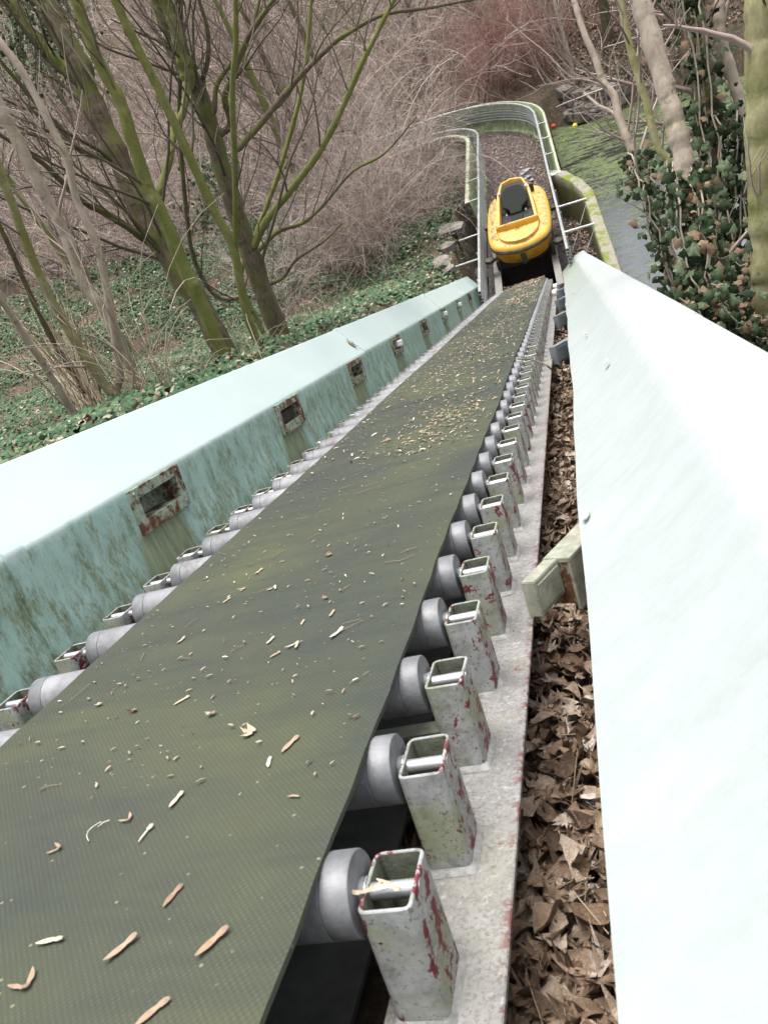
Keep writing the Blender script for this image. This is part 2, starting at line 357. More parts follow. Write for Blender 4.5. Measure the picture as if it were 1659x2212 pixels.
def m_conc():
    g = G('mossy_concrete', .9)
    x, y, z = g.sep(); c = g.ramp(g.noise(34, 6, .75), [(.3, (.16, .145, .115)), (.6, (.30, .28, .23)), (.8, (.38, .36, .30))])
    ms = g.ramp(g.noise(3.2, 7, .75), [(.49, 0.), (.55, 1.)])
    c = g.mix(ms, c, g.ramp(g.noise(50, 4, .7), [(.3, (.07, .10, .008)), (.7, (.22, .26, .02))]))
    side = g.ramp(g.math('MULTIPLY', g.math('SUBTRACT', 1.10, z), 6.), [(0., 0.), (.8, 1.)])
    sc = g.ramp(g.noise(4, 5, .65, g.scale(g.obj, (1, 1, .3))), [(.3, (.045, .04, .015)), (.5, (.10, .095, .02)), (.7, (.13, .10, .06))])
    c = g.mix(side, c, sc); g.col(c); g.bump(g.noise(45, 6, .75), .7, .02); return g.m

MT = dict(

    belt=m_belt(), galv=m_galv(), post=m_post(), plate=m_plate(), mint=m_mint(), rust=m_rust(), boat=m_boat(), pond=m_pond(),
    sludge=m_sludge(), ground=m_ground(), conc=m_conc(),
    mintR=m_mint(-.445, .30, 'mint_fibreglass_clean', (.33, .375, .37), (.385, .425, .42), False, (.46, .505, .505)),
    dark=m_simple('dark_steel_underframe', (.012, .011, .010), (.04, .032, .026), 8),
    ret=m_simple('dark_rubber', (.05, .05, .05), (.115, .113, .11), 10, .75, bd=.003),
    bright=m_simple('bright_axle_steel', (.45, .45, .47), (.68, .68, .70), 20, .3, .7, .05),
    ring=m_simple('grey_cap', (.12, .125, .13), (.24, .245, .255), 20, .5, .2, .1, off=True),
    white=m_simple('white_plastic', (.62, .62, .58), (.80, .80, .77), 10, .5, 0, .05),
    block=m_simple('lichen_grey_bracket', (.16, .17, .12), (.38, .38, .31), 22, .85, 0, .5, bd=.004),
    blockf=m_simple('grey_aluminium_bracket', (.16, .19, .20), (.26, .29, .31), 12, .6, .2, .2, bd=.003),
    rail=m_simple('galvanised_rail', (.26, .28, .27), (.45, .47, .45), 7, .5, .3, .15),
    beam=m_simple('grey_timber_beam', (.17, .165, .15), (.27, .26, .24), 14, .85, 0, .4),
    trough=None, rubber=m_simple('black_rubber_strip', (.014, .014, .012), (.085, .08, .055), 9, .75),
    seat=m_simple('dark_green_seat', (.006, .009, .007), (.011, .015, .012), 20, .95, 0, .2),
    inner=m_simple('dark_cockpit', (.008, .007, .008), (.022, .018, .02), 9, .7),
    rock=m_simple('pond_rock', (.06, .05, .042), (.30, .265, .23), 3.5, .9, 0, .8, 14, .05, off=True),
    litter=m_tint('dead_leaf', [(0., (.10, .062, .04)), (.3, (.26, .175, .115)), (.55, (.40, .29, .205)), (.8, (.52, .42, .33)), (1., (.64, .58, .53))], .55, sc=60, var=.38, spec=.3, leafy=True),
    seed=m_tint('seed_litter', [(0., (.14, .085, .055)), (.4, (.33, .225, .15)), (.75, (.48, .40, .295)), (1., (.64, .61, .56))], .7, sc=90, var=.25),
    ivy=m_tint('ivy_leaf', [(0., (.018, .045, .018)), (.5, (.048, .108, .045)), (.8, (.10, .18, .08)), (.93, (.18, .26, .14)), (1., (.42, .36, .27))], .55, sc=20, var=.3, spec=.2),
    ivyb=m_tint('large_ivy_leaf', [(0., (.012, .024, .008)), (.35, (.028, .055, .018)), (.6, (.06, .098, .042)), (.75, (.13, .18, .10)), (.86, (.24, .27, .16)), (.9, (.17, .10, .06)), (1., (.30, .21, .13))], .6, sc=60, var=.4, spec=.25),
    barkd=m_bark('dark_mossy_bark', (.07, .055, .036), (.22, .175, .125), (.175, .20, .055), (.49, .57)),
    barkg=m_bark('green_algae_bark', (.14, .148, .055), (.29, .295, .11), (.215, .24, .065), (.38, .58)),
    barkp=m_bark('pale_smooth_bark', (.27, .22, .17), (.50, .43, .35), (.26, .27, .10), (.56, .70), 14),
    barkr=m_bark('pale_green_bark', (.25, .23, .12), (.44, .41, .24), (.25, .26, .08), (.42, .6), 14),
    twig=m_tint('twig', [(0., (.085, .065, .055)), (.35, (.29, .225, .195)), (.65, (.48, .39, .345)), (1., (.70, .61, .54))], .85, sc=2, var=.15),
    twigd=m_tint('dark_twig', [(0., (.045, .036, .028)), (.5, (.13, .11, .08)), (1., (.24, .23, .13))], .85, sc=3, var=.1),
    twigr=m_tint('red_twig', [(0., (.15, .065, .055)), (.5, (.31, .16, .14)), (1., (.46, .31, .26))], .8, sc=3, var=.1),
    stalk=m_tint('dry_stalk', [(0., (.16, .12, .07)), (.5, (.34, .27, .18)), (1., (.52, .45, .33))], .8, sc=8, var=.15),
)
def m_trough():
    g = G('algae_covered_fibreglass', .6); n = g.noise(7, 6, .7, None, .4)
    c = g.ramp(n, [(.3, (.11, .14, .055)), (.5, (.23, .28, .13)), (.68, (.36, .50, .38)), (.8, (.45, .55, .48))])
    c = g.mix(g.ramp(g.noise(40, 4, .7), [(.6, 0.), (.7, .5)]), c, (.09, .08, .05))
    g.col(c); g.bump(n, .3, .01); return g.m
MT['trough'] = m_trough()
MT['postin'] = m_simple('slimy_shaded_post_inside', (.03, .036, .022), (.10, .11, .075), 30, .8, 0, .3)  # slime green, darkened further to paint in the shade inside the tube
MT['weld'] = m_simple('weld_bead', (.18, .18, .17), (.42, .42, .41), 40, .7, .1, .5, off=True)
def m_lip():
    g = G('lichened_trough_lip', .7)
    c = g.ramp(g.noise(22, 6, .75), [(.3, (.14, .15, .09)), (.55, (.40, .42, .30)), (.75, (.60, .62, .52))])
    g.col(c); g.bump(g.noise(40, 4), .3, .01); return g.m
MT['lip'] = m_lip()
MT['panel'] = m_simple('orange_pressed_panel', (.50, .20, .008), (.62, .27, .012), 5, .4, 0, .1)

# ------------------------------------------------------------------ terrain
def sstep(a, b, v): u = np.clip((v - a) / (b - a), 0, 1); return u * u * (3 - 2 * u)
def vnoise(x, y, s, seed=0):
    x = np.asarray(x) * s + seed * 17.3; y = np.asarray(y) * s - seed * 9.1
    return (np.sin(x * 1.7 + 1.3 * np.sin(y * 1.1)) + np.sin(y * 2.1 + 1.7 * np.sin(x * .9 + 2)) + .5 * np.sin(3.7 * x + 2.9 * y) + .5 * np.sin(4.3 * y - 3.1 * x + 1)) / 3
def ground_z(x, y):                     # relative to the camera
    x = np.asarray(x, float); y = np.asarray(y, float)
    a = -.45 - .43 * y; b = -7.45 + .0 * y
    z = (a + b + np.sqrt((a - b) ** 2 + .25)) / 2
    z = z + .10 * vnoise(x, y, .9) + .05 * vnoise(x, y, 2.7, 3) + .025 * (np.clip(-x - 5, 0, 30))
    z = z + .30 * np.clip(y - 31, 0, 25) + .13 * np.clip(y - 56, 0, 100)
    z -= .45 * sstep(-2.9, -2.4, x) * (1 - sstep(14.5, 16.5, y))
    # right: pond and the bank beside the ramp
    bank = -1.45 - .46 * y + .32 * np.clip(x - 1.0, 0, 12) + .12 * vnoise(x, y, 1.4, 5)
    lim = 5.0 + 2.6 * np.clip(x - 1.2, 0, 3)
    bank = bank + (-9.1 - bank) * sstep(lim - .9, lim + .9, y)
    pond = np.full_like(z, -9.1); right = np.maximum(bank * sstep(.65, 1.0, x) + pond * (1 - sstep(.65, 1.0, x)), -9.1)
    sh = 25.6 - .25 * np.clip(x - .5, 0, 20) + .35 * vnoise(x, y, .8, 2)
    far = -9.1 + 1.7 * sstep(sh - .8, sh + .7, y) + .33 * np.clip(y - sh - .4, 0, 30) + .12 * vnoise(x, y, 1.3, 4)
    right = np.where(y > 18, np.maximum(far, right), right)
    cut = sstep(.30, .42, x) * (1 - sstep(26.5, 28.5, y))
    cut = np.maximum(cut, sstep(.3, 3., x))
    z = z * (1 - cut) + right * cut
    # corridor under the flume
    cor = sstep(-2.25, -2.05, x) * (1 - sstep(.30, .42, x)) * (1 - sstep(20., 22., y))
    flo = np.maximum(-1.55 - .4536 * y, -9.1); z = z * (1 - cor) + np.minimum(z, flo) * cor
    q = np.hypot(x + 3.0, y - 23.2); arc = ((q < 3.5) & (q > 1.0) & (y > 23.2) & (x > -3)) | ((y > 23.2) & (x < -3) & (np.abs(y - 25.5) < 1.2)) | ((y > 19) & (y <= 23.2) & (x > -1.9) & (x < .42))
    z = np.where(arc, np.minimum(z, -8.3), z)
    return z
def hit(u, v, y0=1.):                    # where the line of sight (u, v) meets the ground
    d = ray(u, v); q = y0
    while q < 90:
        p = d * (q / d[1])
        if p[2] < ground_z(p[0], p[1]): return p + O
        q += .04
    return d * (q / d[1]) + O
def build_ground():
    xs = np.concatenate([np.linspace(-120, -16, 40)[:-1], np.arange(-16, 9, .16), np.linspace(9, 120, 40)])
    ys = np.concatenate([np.linspace(-30, -2, 12)[:-1], np.arange(-2, 34, .16), np.linspace(34, 160, 60)])
    X, Y = np.meshgrid(xs, ys, indexing='ij'); Z = ground_z(X, Y) + O[2]
    V = np.stack([X, Y, Z], -1).reshape(-1, 3); a, b = X.shape
    i = np.arange(a - 1)[:, None] * b + np.arange(b - 1)[None]
    F = np.stack([i, i + b, i + b + 1, i + 1], -1).reshape(-1, 4)
    o = mesh_obj('ground', V, F, MT['ground'], smooth=True)
    props(o, 'woodland floor of dark soil and dead leaves falling towards the pond', kind='structure')
build_ground()
pw = MB().grid([[(.42, 6, 0), (.42, 60, 0)], [(60, 6, 0), (60, 60, 0)]], True).build('pond', MT['pond'])
props(pw, 'still pond with green duckweed to the right of the flume', kind='structure')

# ------------------------------------------------------------------ the conveyor
RT = 16.5                                                      # length of the ramp
PITCH, T0 = .25, .7655
NR = int((RT - T0) / PITCH)
conv = empty('belt_conveyor', 'long inclined belt conveyor with grey rollers between box steel posts', 'conveyor', mat=RAMP)
# belt: top run with slightly wandering edges, drawn over the rollers
ts = np.arange(-1.6, RT + .06, .0833)
def edgeR(t): return -.434 + .003 * math.sin(t * 2.1) + .002 * math.sin(t * 5.3 + 1)
def edgeL(t): return -1.249 + .006 * math.sin(t * 1.7 + 2)
mb = MB(); us = np.linspace(0, 1, 13); top = []; bot = []
for t in ts:
    sag = -.003 * abs(math.sin(math.pi * (t - T0) / PITCH)); a, b = edgeL(t), edgeR(t)
    row = []
    for u in us:
        lift = -.006 * max(0, (u - .93) / .07) ** 1.5 * (0.5 + .5 * math.sin(2 * math.pi * (t - T0) / PITCH + 1.57 + math.pi) * .5) if u > .93 else 0
        row.append((a + (b - a) * u, t, -.600 + sag + lift))
    top.append(row); bot.append([(p[0], p[1], p[2] - .008) for p in row])
mb.grid(top, True); mb.grid(bot)
for side, j in ((0, 0), (1, -1)):
    mb.grid([[r[j] for r in top], [r[j] for r in bot]], flip=(side == 1))
belt = mb.build('belt', MT['belt'], conv, smooth=True)
rb = MB().box((-1.10, -1.6, -.985), (-.545, RT - .3, -.975)); rb.build('return_belt', MT['ret'], conv)
# tail drum and belt wrap at the foot of the ramp
MB().lathe([(-1.25, .04), (-1.25, .16), (-.434, .16), (-.434, .04)], (0, RT, -.775), 28).build('tail_drum', MT['ret'], conv, smooth=True)
# rollers
drum_me = MB().lathe([(-.470, .0), (-.470, .0495), (-.469, .0508), (.469, .0508), (.470, .0495), (.470, 0.)], n=28)
r0 = None
def roller(k, t):
    global r0
    if r0 is None:
        d = drum_me.build('roller', MT['galv'], conv, smooth=True)
        caps = []
        for s in (-1, 1):
            c = MB().lathe([(.4701 * s, .0495), (.4712 * s, .0510), (.505 * s, .0510), (.507 * s, .0495), (.507 * s, .018), (.5135 * s, .018), (.5135 * s, .010)], n=28).build('end_cap', MT['ring'], d, smooth=True)
            w_ = MB().lathe([(.5145 * s, .008), (.5145 * s, .0185), (.5165 * s, .0185), (.5165 * s, .008)], n=20).build('washer', MT['bright'], d, smooth=True)
            caps += [c, w_]
        ax = MB().cyl((-.615, 0, 0), (.582, 0, 0), .0105, n=14).build('axle', MT['bright'], d, smooth=True)
        r0 = (d, caps + [ax]); d.location = (-.906, t, -.660); return
    d = r0[0].copy(); COL.objects.link(d); d.parent = conv; d.location = (-.906, t, -.660 - random.uniform(0, .0015)); d.rotation_euler = (random.uniform(0, 6.28), 0, 0)
    for c in r0[1]:
        c2 = c.copy(); COL.objects.link(c2); c2.parent = d
def box_tube(w2, l2, h, wall, rad, n=4):
    """hollow rounded tube, open at the top"""
    def ring(a, b, r, z):
        P = []
        for cx, cy, a0 in ((a - r, b - r, 0), (-a + r, b - r, 90), (-a + r, -b + r, 180), (a - r, -b + r, 270)):
            for i in range(n):
                th = R_(a0 + 90 * i / (n - 1)); P.append((cx + r * math.cos(th), cy + r * math.sin(th), z))
        return P
    R = [ring(w2, l2, rad, -h), ring(w2, l2, rad, -.0015), ring(w2 - .0012, l2 - .0012, rad, 0), ring(w2 - wall + .001, l2 - wall + .001, max(rad - wall, .002), 0), ring(w2 - wall, l2 - wall, max(rad - wall, .002), -.0015), ring(w2 - wall, l2 - wall, max(rad - wall, .002), -h + .01)]
    k = len(R[0]); V = [p for r in R for p in r]
    F = [(j * k + i, j * k + (i + 1) % k, (j + 1) * k + (i + 1) % k, (j + 1) * k + i) for j in range(len(R) - 1) for i in range(k)]
    F.append(tuple(range(5 * k, 6 * k))); return V, F
V, F = box_tube(.0335, .051, .170, .0052, .011)
post_me = None; weld_me = None
def post(x, t, s):
    global post_me, weld_me
    if post_me is None:
        mbp = MB().add(V, F); o = mbp.build('post', MT['post'], conv, smooth=True); post_me = o.data
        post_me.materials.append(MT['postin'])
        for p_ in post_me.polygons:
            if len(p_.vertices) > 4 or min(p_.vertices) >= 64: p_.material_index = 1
        wv = []; n_ = 36
        for j, (e, z) in enumerate(((.011, 0.0005), (.006, .006), (-.002, .010))):
            for i in range(n_):
                th = 2 * math.pi * i / n_; c, s_ = math.cos(th), math.sin(th); q = .25
                px = (.031 + e) * np.sign(c) * abs(c) ** q; py = (.050 + e) * np.sign(s_) * abs(s_) ** q
                wv.append((px + random.uniform(-.0008, .0008), py + random.uniform(-.0008, .0008), z))
        wf = [(j * n_ + i, j * n_ + (i + 1) % n_, (j + 1) * n_ + (i + 1) % n_, (j + 1) * n_ + i) for j in range(2) for i in range(n_)]
        wo = mesh_obj('weld', wv, wf, MT['weld'], o, smooth=True); weld_me = wo.data; wo.location = (0, 0, -.1695)
    else:
        o = link('post', post_me, conv); wo = link('weld', weld_me, o); wo.location = (0, 0, -.1695)
    o.location = (x, t, -.6455 + random.uniform(-.002, .001)); o.rotation_euler = (0, 0, random.uniform(-.015, .015) + (math.pi if s < 0 else 0))
for k in range(-4, NR + 1):
    t = T0 + PITCH * k
    roller(k, t)
    post(-.3585, t + .002, 1); post(-1.487, t + .002, -1)
# side plates of the frame, cross members and gussets
for nm, x0, x1 in (('side_plate', -.412, -.2630), ('side_plate', -1.60, -1.43)):
    mb = MB(); yy = -1.6
    mb.box((x0, -1.6, -.8270), (x1, RT, -.8155), bev=.0015)
    mb.build(nm, MT['plate'], conv)
for x0, x1 in ((-.405, -.395), (-1.445, -1.435)): MB().box((x0, -1.6, -.965), (x1, RT - .02, -.8275)).build('side_web', MT['rust'], conv)
for k in [0] + list(range(2, 17)):
    t = -.25 + k * 1.0
    if k == 2: t = 1.38
    MB().box((-1.43, t, -.875), (-.41, t + .05, -.832), bev=.003).build('cross_member', MT['block'] if k % 3 == 2 else MT['dark'], conv)
for t in np.arange(.35, RT - .5, 2.0):
    MB().box((-.394, t, -.900), (-.270, t + .012, -.829)).build('gusset', MT['rust'], conv)
MB().box((-.525, -.6, -.93), (-.409, .68, -.92)).build('rusty_tray', MT['rust'], conv)

# flume floor under the conveyor
ff = MB().grid([[(-1.80, -2, -1.13), (-1.80, RT + .1, -1.13)], [(-.50, -2, -1.09), (-.50, RT + .1, -1.09)], [(-.40, -2, -1.05), (-.40, RT + .1, -1.05)], [(.10, -2, -1.05), (.10, RT + .1, -1.05)]]).build('flume_floor', MT['ground'])
ff.matrix_world = RAMP; props(ff, 'sloping floor of the flume buried under dead leaves', kind='structure')

# ------------------------------------------------------------------ side walls of the ramp
def wall_panels(root, prof, t0, t1, mt, holes=(), flip=False, dt=.09, thick=.012, bulge=0.):
    """prof: list of (x, z) from outer edge over the fold down the inner face; holes: (ta, tb, za, zb) cut out of the last span"""
    cuts = sorted(set([t0, t1] + [v for h in holes for v in h[:2] if t0 < v < t1]))
    tt = []
    for a, b in zip(cuts[:-1], cuts[1:]):
        n = max(1, int(round((b - a) / .12))); tt += list(np.linspace(a, b, n + 1)[:-1])
    tt.append(t1)
    P = np.asarray(prof, float); mb = MB(); k = len(P)
    for off, fl in ((0., flip), (thick, not flip)):
        rows = []
        for t in tt:
            wob = bulge * math.sin(t * 1.9) + .002 * math.sin(t * 5.1)
            rows.append([(p[0] + wob * (i / k) + (off * (-1 if not flip else 1)), t, p[1] - off * .4) for i, p in enumerate(P)])
        G_ = np.array(rows); a, b = G_.shape[:2]; Fs = []
        for i in range(a - 1):
            tm = (tt[i] + tt[i + 1]) / 2
            for j in range(b - 1):
                zm = (P[j][1] + P[j + 1][1]) / 2
                if any(h[0] < tm < h[1] and h[3] < zm < h[2] for h in holes): continue
                f = (i * b + j, i * b + j + 1, (i + 1) * b + j + 1, (i + 1) * b + j); Fs.append(f if not fl else f[::-1])
        mb.add(G_.reshape(-1, 3), Fs)
    n0 = len(tt) * k
    for i in range(len(tt) - 1):                                        # long edges
        for j in (0, k - 1): mb.F.append((i * k + j, (i + 1) * k + j, n0 + (i + 1) * k + j, n0 + i * k + j))
    for i in (0, len(tt) - 1):
        for j in range(k - 1): mb.F.append((i * k + j, i * k + j + 1, n0 + i * k + j + 1, n0 + i * k + j))
    return mb.build('wall_panel', mt, root, smooth=True)
# left wall
wl = empty('flume_wall', 'mint green flume wall with rusty square frames in its dirty face, left of the belt', 'wall', mat=RAMP)
FZ = [2.74, 4.48, 6.22, 7.97, 9.75, 11.5, 13.25, 15.0, 16.7]; FR = [(t, t + .43, -.415, -.597) for t in FZ]
def lprof(dx=0., dz=0.):
    pr = [(-2.02, -.215), (-2.018, -.165), (-2.005, -.152), (-1.985, -.155), (-1.90, -.266), (-1.818, -.374), (-1.801, -.394), (-1.795, -.404), (-1.794, -.415)]
    zs = [-.455, -.548, -.597, -.68, -.78, -.90, -1.13]
    pr += [(-1.793 + (.012 * (i - 2) if i > 2 else 0), z) for i, z in enumerate(zs)]
    return [(a + dx, b + dz) for a, b in pr]
HL = [(t + .055, t + .375, -.455, -.548) for t in FZ]
for i, (a, b) in enumerate(((-2.2, 2.05), (2.05, 6.92), (6.92, 11.65), (11.65, 14.85), (14.85, 17.45))):
    wall_panels(wl, lprof(.004 * (i % 2), -.004 * (i % 2)), a, b + (.05 if i % 2 == 0 else 0), MT['mint'], [h for h in HL if a < h[0] < b])
for t in (2.05, 6.92, 11.65, 14.85):                                    # joint flanges: a raised seam with bolts
    mb = MB(); P = lprof(.007, .006)[2:-2]
    mb.grid([[(x, t + d, z) for x, z in P] for d in (-.035, .06)], flip=False)
    mb.grid([[(x - .010, t + d, z - .006) for x, z in P] for d in (-.035, .06)], flip=True)
    for d in (-.035, .06): mb.grid([[(x, t + d, z) for x, z in P], [(x - .010, t + d, z - .006) for x, z in P]])
    mb.build('joint_seam', MT['mint'], wl, smooth=True)
for i, t in enumerate(FZ):                                              # the square frames with their recess and what is left of the guide wheel
    a, b, z0, z1 = t, t + .43, -.415, -.597; ha, hb, g0, g1 = t + .055, t + .375, -.455, -.548; X0, X1 = -1.789, -1.776
    mb = MB()
    for q0, q1, r0_, r1_ in ((a, b, z0, g0), (a, b, g1, z1), (a, ha, g0, g1), (hb, b, g0, g1)):
        mb.box((X0, q0, min(r0_, r1_)), (X1 + .002 * (i % 2), q1, max(r0_, r1_)))
    fr = mb.build('recess_frame', MT['rust'], wl)
    mb = MB(); D_ = .09                                                 # box behind the hole (open to the front)
    mb.box((-1.80 - D_, ha, g1), (-1.797 - D_, hb, g0)); mb.box((-1.80 - D_, ha, g0), (-1.79, hb, g0 + .004)); mb.box((-1.80 - D_, ha, g1 - .004), (-1.79, hb, g1))
    mb.box((-1.80 - D_, ha - .004, g1), (-1.79, ha, g0)); mb.box((-1.80 - D_, hb, g1), (-1.79, hb + .004, g0))
    mb.build('recess_box', MT['rust'], fr)
    for q in ((a + .03, z0 - .02), (b - .03, z0 - .02), (a + .03, z1 + .02), (b - .03, z1 + .02)):
        MB().cyl((X1, q[0], q[1]), (X1 + .007, q[0], q[1]), .008, n=6).build('bolt', MT['rust'], fr)
    if i in (3, 5, 6):
        o = MB().lathe([(-.03, .0), (-.03, .045), (-.022, .052), (.022, .052), (.03, .045), (.03, 0)], (0, 0, 0), 20).build('guide_wheel', MT['white'], wl, smooth=True)
        o.rotation_euler = (0, R_(90), 0); o.location = (-1.785, hb - .10, -.50)
    elif i == 1:
        MB().box((-1.84, ha + .06, -.545), (-1.80, hb - .03, -.47), bev=.008).build('wheel_bearing', MT['dark'], wl)
        for q in range(5): MB().cyl((-1.83, ha + .02 + .02 * q, -.458), (-1.805, ha + .04 + .02 * q, -.546), .004, n=5).build('wire', MT['dark'], wl)
# right wall
wr = empty('flume_wall', 'bright mint flume wall with broad clean lip, close on the right of the belt', 'wall', mat=RAMP)
def rprof(k=0.):
    pr = [(.412, -.56), (.410, -.44), (.403, -.404), (.388, -.391), (.365, -.392), (.300, -.412), (.245, -.430), (.212, -.443), (.190, -.456)]
    for k_ in range(1, 8): pr.append((.190 - .305 * k_ / 7, -.456 - .229 * k_ / 7 - .012 * math.sin(math.pi * k_ / 7)))
    return [(a + k, b) for a, b in pr]
for i, (a, b) in enumerate(((-2.2, 3.2), (3.2, 9.1), (9.1, 16.0), (16.0, 17.0))):
    if i < 3: wall_panels(wr, rprof(.003 * (i % 2)), a, b + (.05 if i % 2 == 0 else 0), MT['mintR'], flip=True, bulge=.004)
    else:
        o = wall_panels(wr, rprof(.0), 16.06, 17.25, MT['mintR'], flip=True)
        for v in o.data.vertices:
            q = (v.co.y - 16.05); v.co.z += .04 * q * q; v.co.x -= .03 * q
for p, r_ in (((1245, 1075), .018), ((1300, 760), .022), ((1258, 948), .02), ((1310, 717), .015)):
    pass
for tt_, z_ in ((5.2, -.58), (2.0, -.66), (9.5, -.59), (3.6, -.54), (12.4, -.55)):
    x_ = .190 - (-.456 - z_) * 1.33 - .012
    mbb = MB(); mbb.lathe([(-.004, .0), (-.004, .016), (0.004, .012), (.006, 0)], (0, 0, 0), 10)
    o = mbb.build('gelcoat_chip', MT['white'], wr, smooth=True); o.location = (x_ - .003, tt_, z_ + .002); o.rotation_euler = (0, R_(40), 0); o.scale = (1, 2.2, .8)
# guide brackets under the right wall
def bracket(t, mt, first, label, h=.70, sc=1.0, wheel=False):
    root = empty('guide_bracket', label, 'bracket', mat=RAMP @ Matrix.Translation((-.2460, t, -h)) @ Matrix.Rotation(R_(-23.5), 4, 'Z') @ Matrix.Scale(sc, 4), group='guide brackets along the right wall')
    root.scale = root.scale
    MB().box((-.018, .0, -.088), (.018, .128, 0), bev=.002).build('guide_block', mt, root)
    MB().box((.0175, .010, -.075), (.0215, .118, -.012)).build('block_cover', mt, root)
    MB().box((-.0225, .130, -.012), (.048, .42, .0), bev=.0015).build('arm_flange', MT['block'] if first else mt, root)
    MB().box((.040, .1305, -.135), (.0475, .42, -.0125)).build('arm_web', MT['blockf'] if not first else MT['block'], root)
    MB().box((-.018, .1305, -.12), (.0395, .138, -.0125)).build('arm_end_plate', MT['rust'] if first else mt, root)
    if first:
        MB().cyl((.047, .22, -.07), (.062, .22, -.07), .020, n=8).build('bolt', MT['rust'], root)
        MB().cyl((.062, .22, -.07), (.085, .22, -.07), .013, n=12).build('bolt_shank', MT['bright'], root, smooth=True)
    if wheel:
        MB().lathe([(-.022, 0), (-.022, .04), (.022, .04), (.022, 0)], (-.03, .03, -.02), 18).build('guide_wheel', MT['white'], root, smooth=True)
bracket(1.735, MT['block'], True, 'large lichened bracket with rusty bolt jutting over the brown leaves beside the near posts')
bracket(6.30, MT['blockf'], False, 'dull grey bracket block, second up the gap between posts and right wall', .73, 1.55)
bracket(9.15, MT['blockf'], False, 'dark grey bracket block halfway down the leaf filled gap', .75, 1.6)
bracket(11.6, MT['blockf'], False, 'small dark bracket block third from the bottom of the ramp', .75, 1.7)
bracket(13.6, MT['blockf'], False, 'bracket with a white wheel over the dark gap near the ramp foot', .74, 1.6, True)
bracket(15.3, MT['blockf'], False, 'lowest bracket with a white wheel at the very foot of the ramp', .74, 1.6, True)

# ------------------------------------------------------------------ leaf shapes
def maple():
    out = []
    n = 15; rr = [.95, .45, .80, .42, 1.0, .42, .80, .45, .95, .5, .40, .42, .12, .42, .5]
    ang = np.array([30, 45, 60, 75, 90, 105, 120, 135, 150, 180, 220, 250, 270, 290, 345])
    P = [(0, 0, 0)] + [(r * math.cos(R_(a)), r * math.sin(R_(a)), 0) for a, r in zip(ang, rr)]
    P = np.array(P) * .5; lobe = np.array(rr) > .7
    mid = P[1:] * np.where(lobe, .52, .62)[:, None]; mid[:, 2] = np.where(lobe, -.035, .03); mid[:, :2] += RNG.normal(0, .012, (n, 2))
    P = np.vstack([P[:1], mid, P[1:]]); F = [(0, i, i % n + 1) for i in range(1, n + 1)]
    F += [(i, n + i, n + i % n + 1) for i in range(1, n + 1)] + [(i, n + i % n + 1, i % n + 1) for i in range(1, n + 1)]; return P, F
def beech(n=7):
    P = []; F = []
    for i in range(n + 1):
        t = i / n; w_ = .29 * math.sin(math.pi * (t ** .8)) + .004; z_ = .022 * (i % 2); P += [(-w_, t - .5, .07 * w_ * 4 + z_), (0, t - .5, 0), (w_, t - .5, .07 * w_ * 4 - z_)]
    for i in range(n):
        for j in range(2):
            a = i * 3 + j; F += [(a, a + 1, a + 4), (a, a + 4, a + 3)]
    return np.array(P), F
def curl(P, kx, ky, tw=0.):
    Q = P.copy(); Q[:, 2] += kx * P[:, 0] ** 2 + ky * P[:, 1] ** 2 + tw * P[:, 0] * P[:, 1]
    Q[:, 0] *= 1 - .35 * min(abs(kx), 2) * np.abs(P[:, 0]); return Q
def ivyleaf(big=False):
    if big:
        ang = [90, 108, 135, 165, 195, 225, 262, 278, 315, 345, 15, 45, 72]; rr = [1., .74, .66, .86, .66, .74, .34, .34, .74, .66, .86, .66, .74]
    else:
        ang = [90, 125, 170, 225, 270, 315, 10, 55]; rr = [1., .70, .86, .72, .36, .72, .86, .70]
    P = np.array([(0, 0, .06)] + [(r * math.cos(R_(a)), r * math.sin(R_(a)), 0) for a, r in zip(ang, rr)]) * .6
    n = len(ang); return P, [(0, i, i % n + 1) for i in range(1, n + 1)]
def litter(name, label, P, size, tilt, mt, lift=.01, parent=None, base=None, shapes=None, local=None):
    """heap of curled leaves as ONE object"""
    n = len(P); shapes = shapes or [curl(maple()[0], .7, .5, .6), curl(maple()[0], -1.0, 1.1, -.5), curl(maple()[0], 1.8, -.3, .9), curl(maple()[0], .4, -1.5, -1.)]
    tf = maple()[1]; bshape = [(curl(beech()[0], 2.2, .8, .5), beech()[1]), (curl(beech()[0], -1.2, -1.6, 1.), beech()[1]), (curl(beech()[0], 3.5, .3, .0), beech()[1])]
    shapes = shapes + [curl(maple()[0], 2.6, .9, -.8), curl(maple()[0], -.2, 2.6, .3)]; bshape.append((curl(beech()[0], 1.0, 2.0, -.6), beech()[1])); allsh = [(s, tf) for s in shapes] + bshape; idx = RNG.integers(0, len(allsh), n); Vs = []; Fs = []; Ts = []; k = 0
    R = rots(n, tilt); Sc = size * RNG.uniform(.55, 1.25, n); tn = np.clip(RNG.normal(.45, .26, n), 0, 1)
    for s in range(len(allsh)):
        q = idx == s
        if not q.any(): continue
        v, f = scatter(allsh[s][0], allsh[s][1], P[q], R[q], Sc[q]); v += RNG.normal(0, .02, v.shape) * size
        Vs.append(v); Fs.append(f + k); k += len(v); Ts.append(np.repeat(tn[q], len(allsh[s][0])))
    o = mesh_obj(name, np.vstack(Vs), np.vstack(Fs), mt, parent, tint=np.concatenate(Ts), base=base, smooth=True)
    if local is not None: o.matrix_world = local
    if label: props(o, label, kind='stuff')
    else: o['kind'] = 'stuff'
    return o
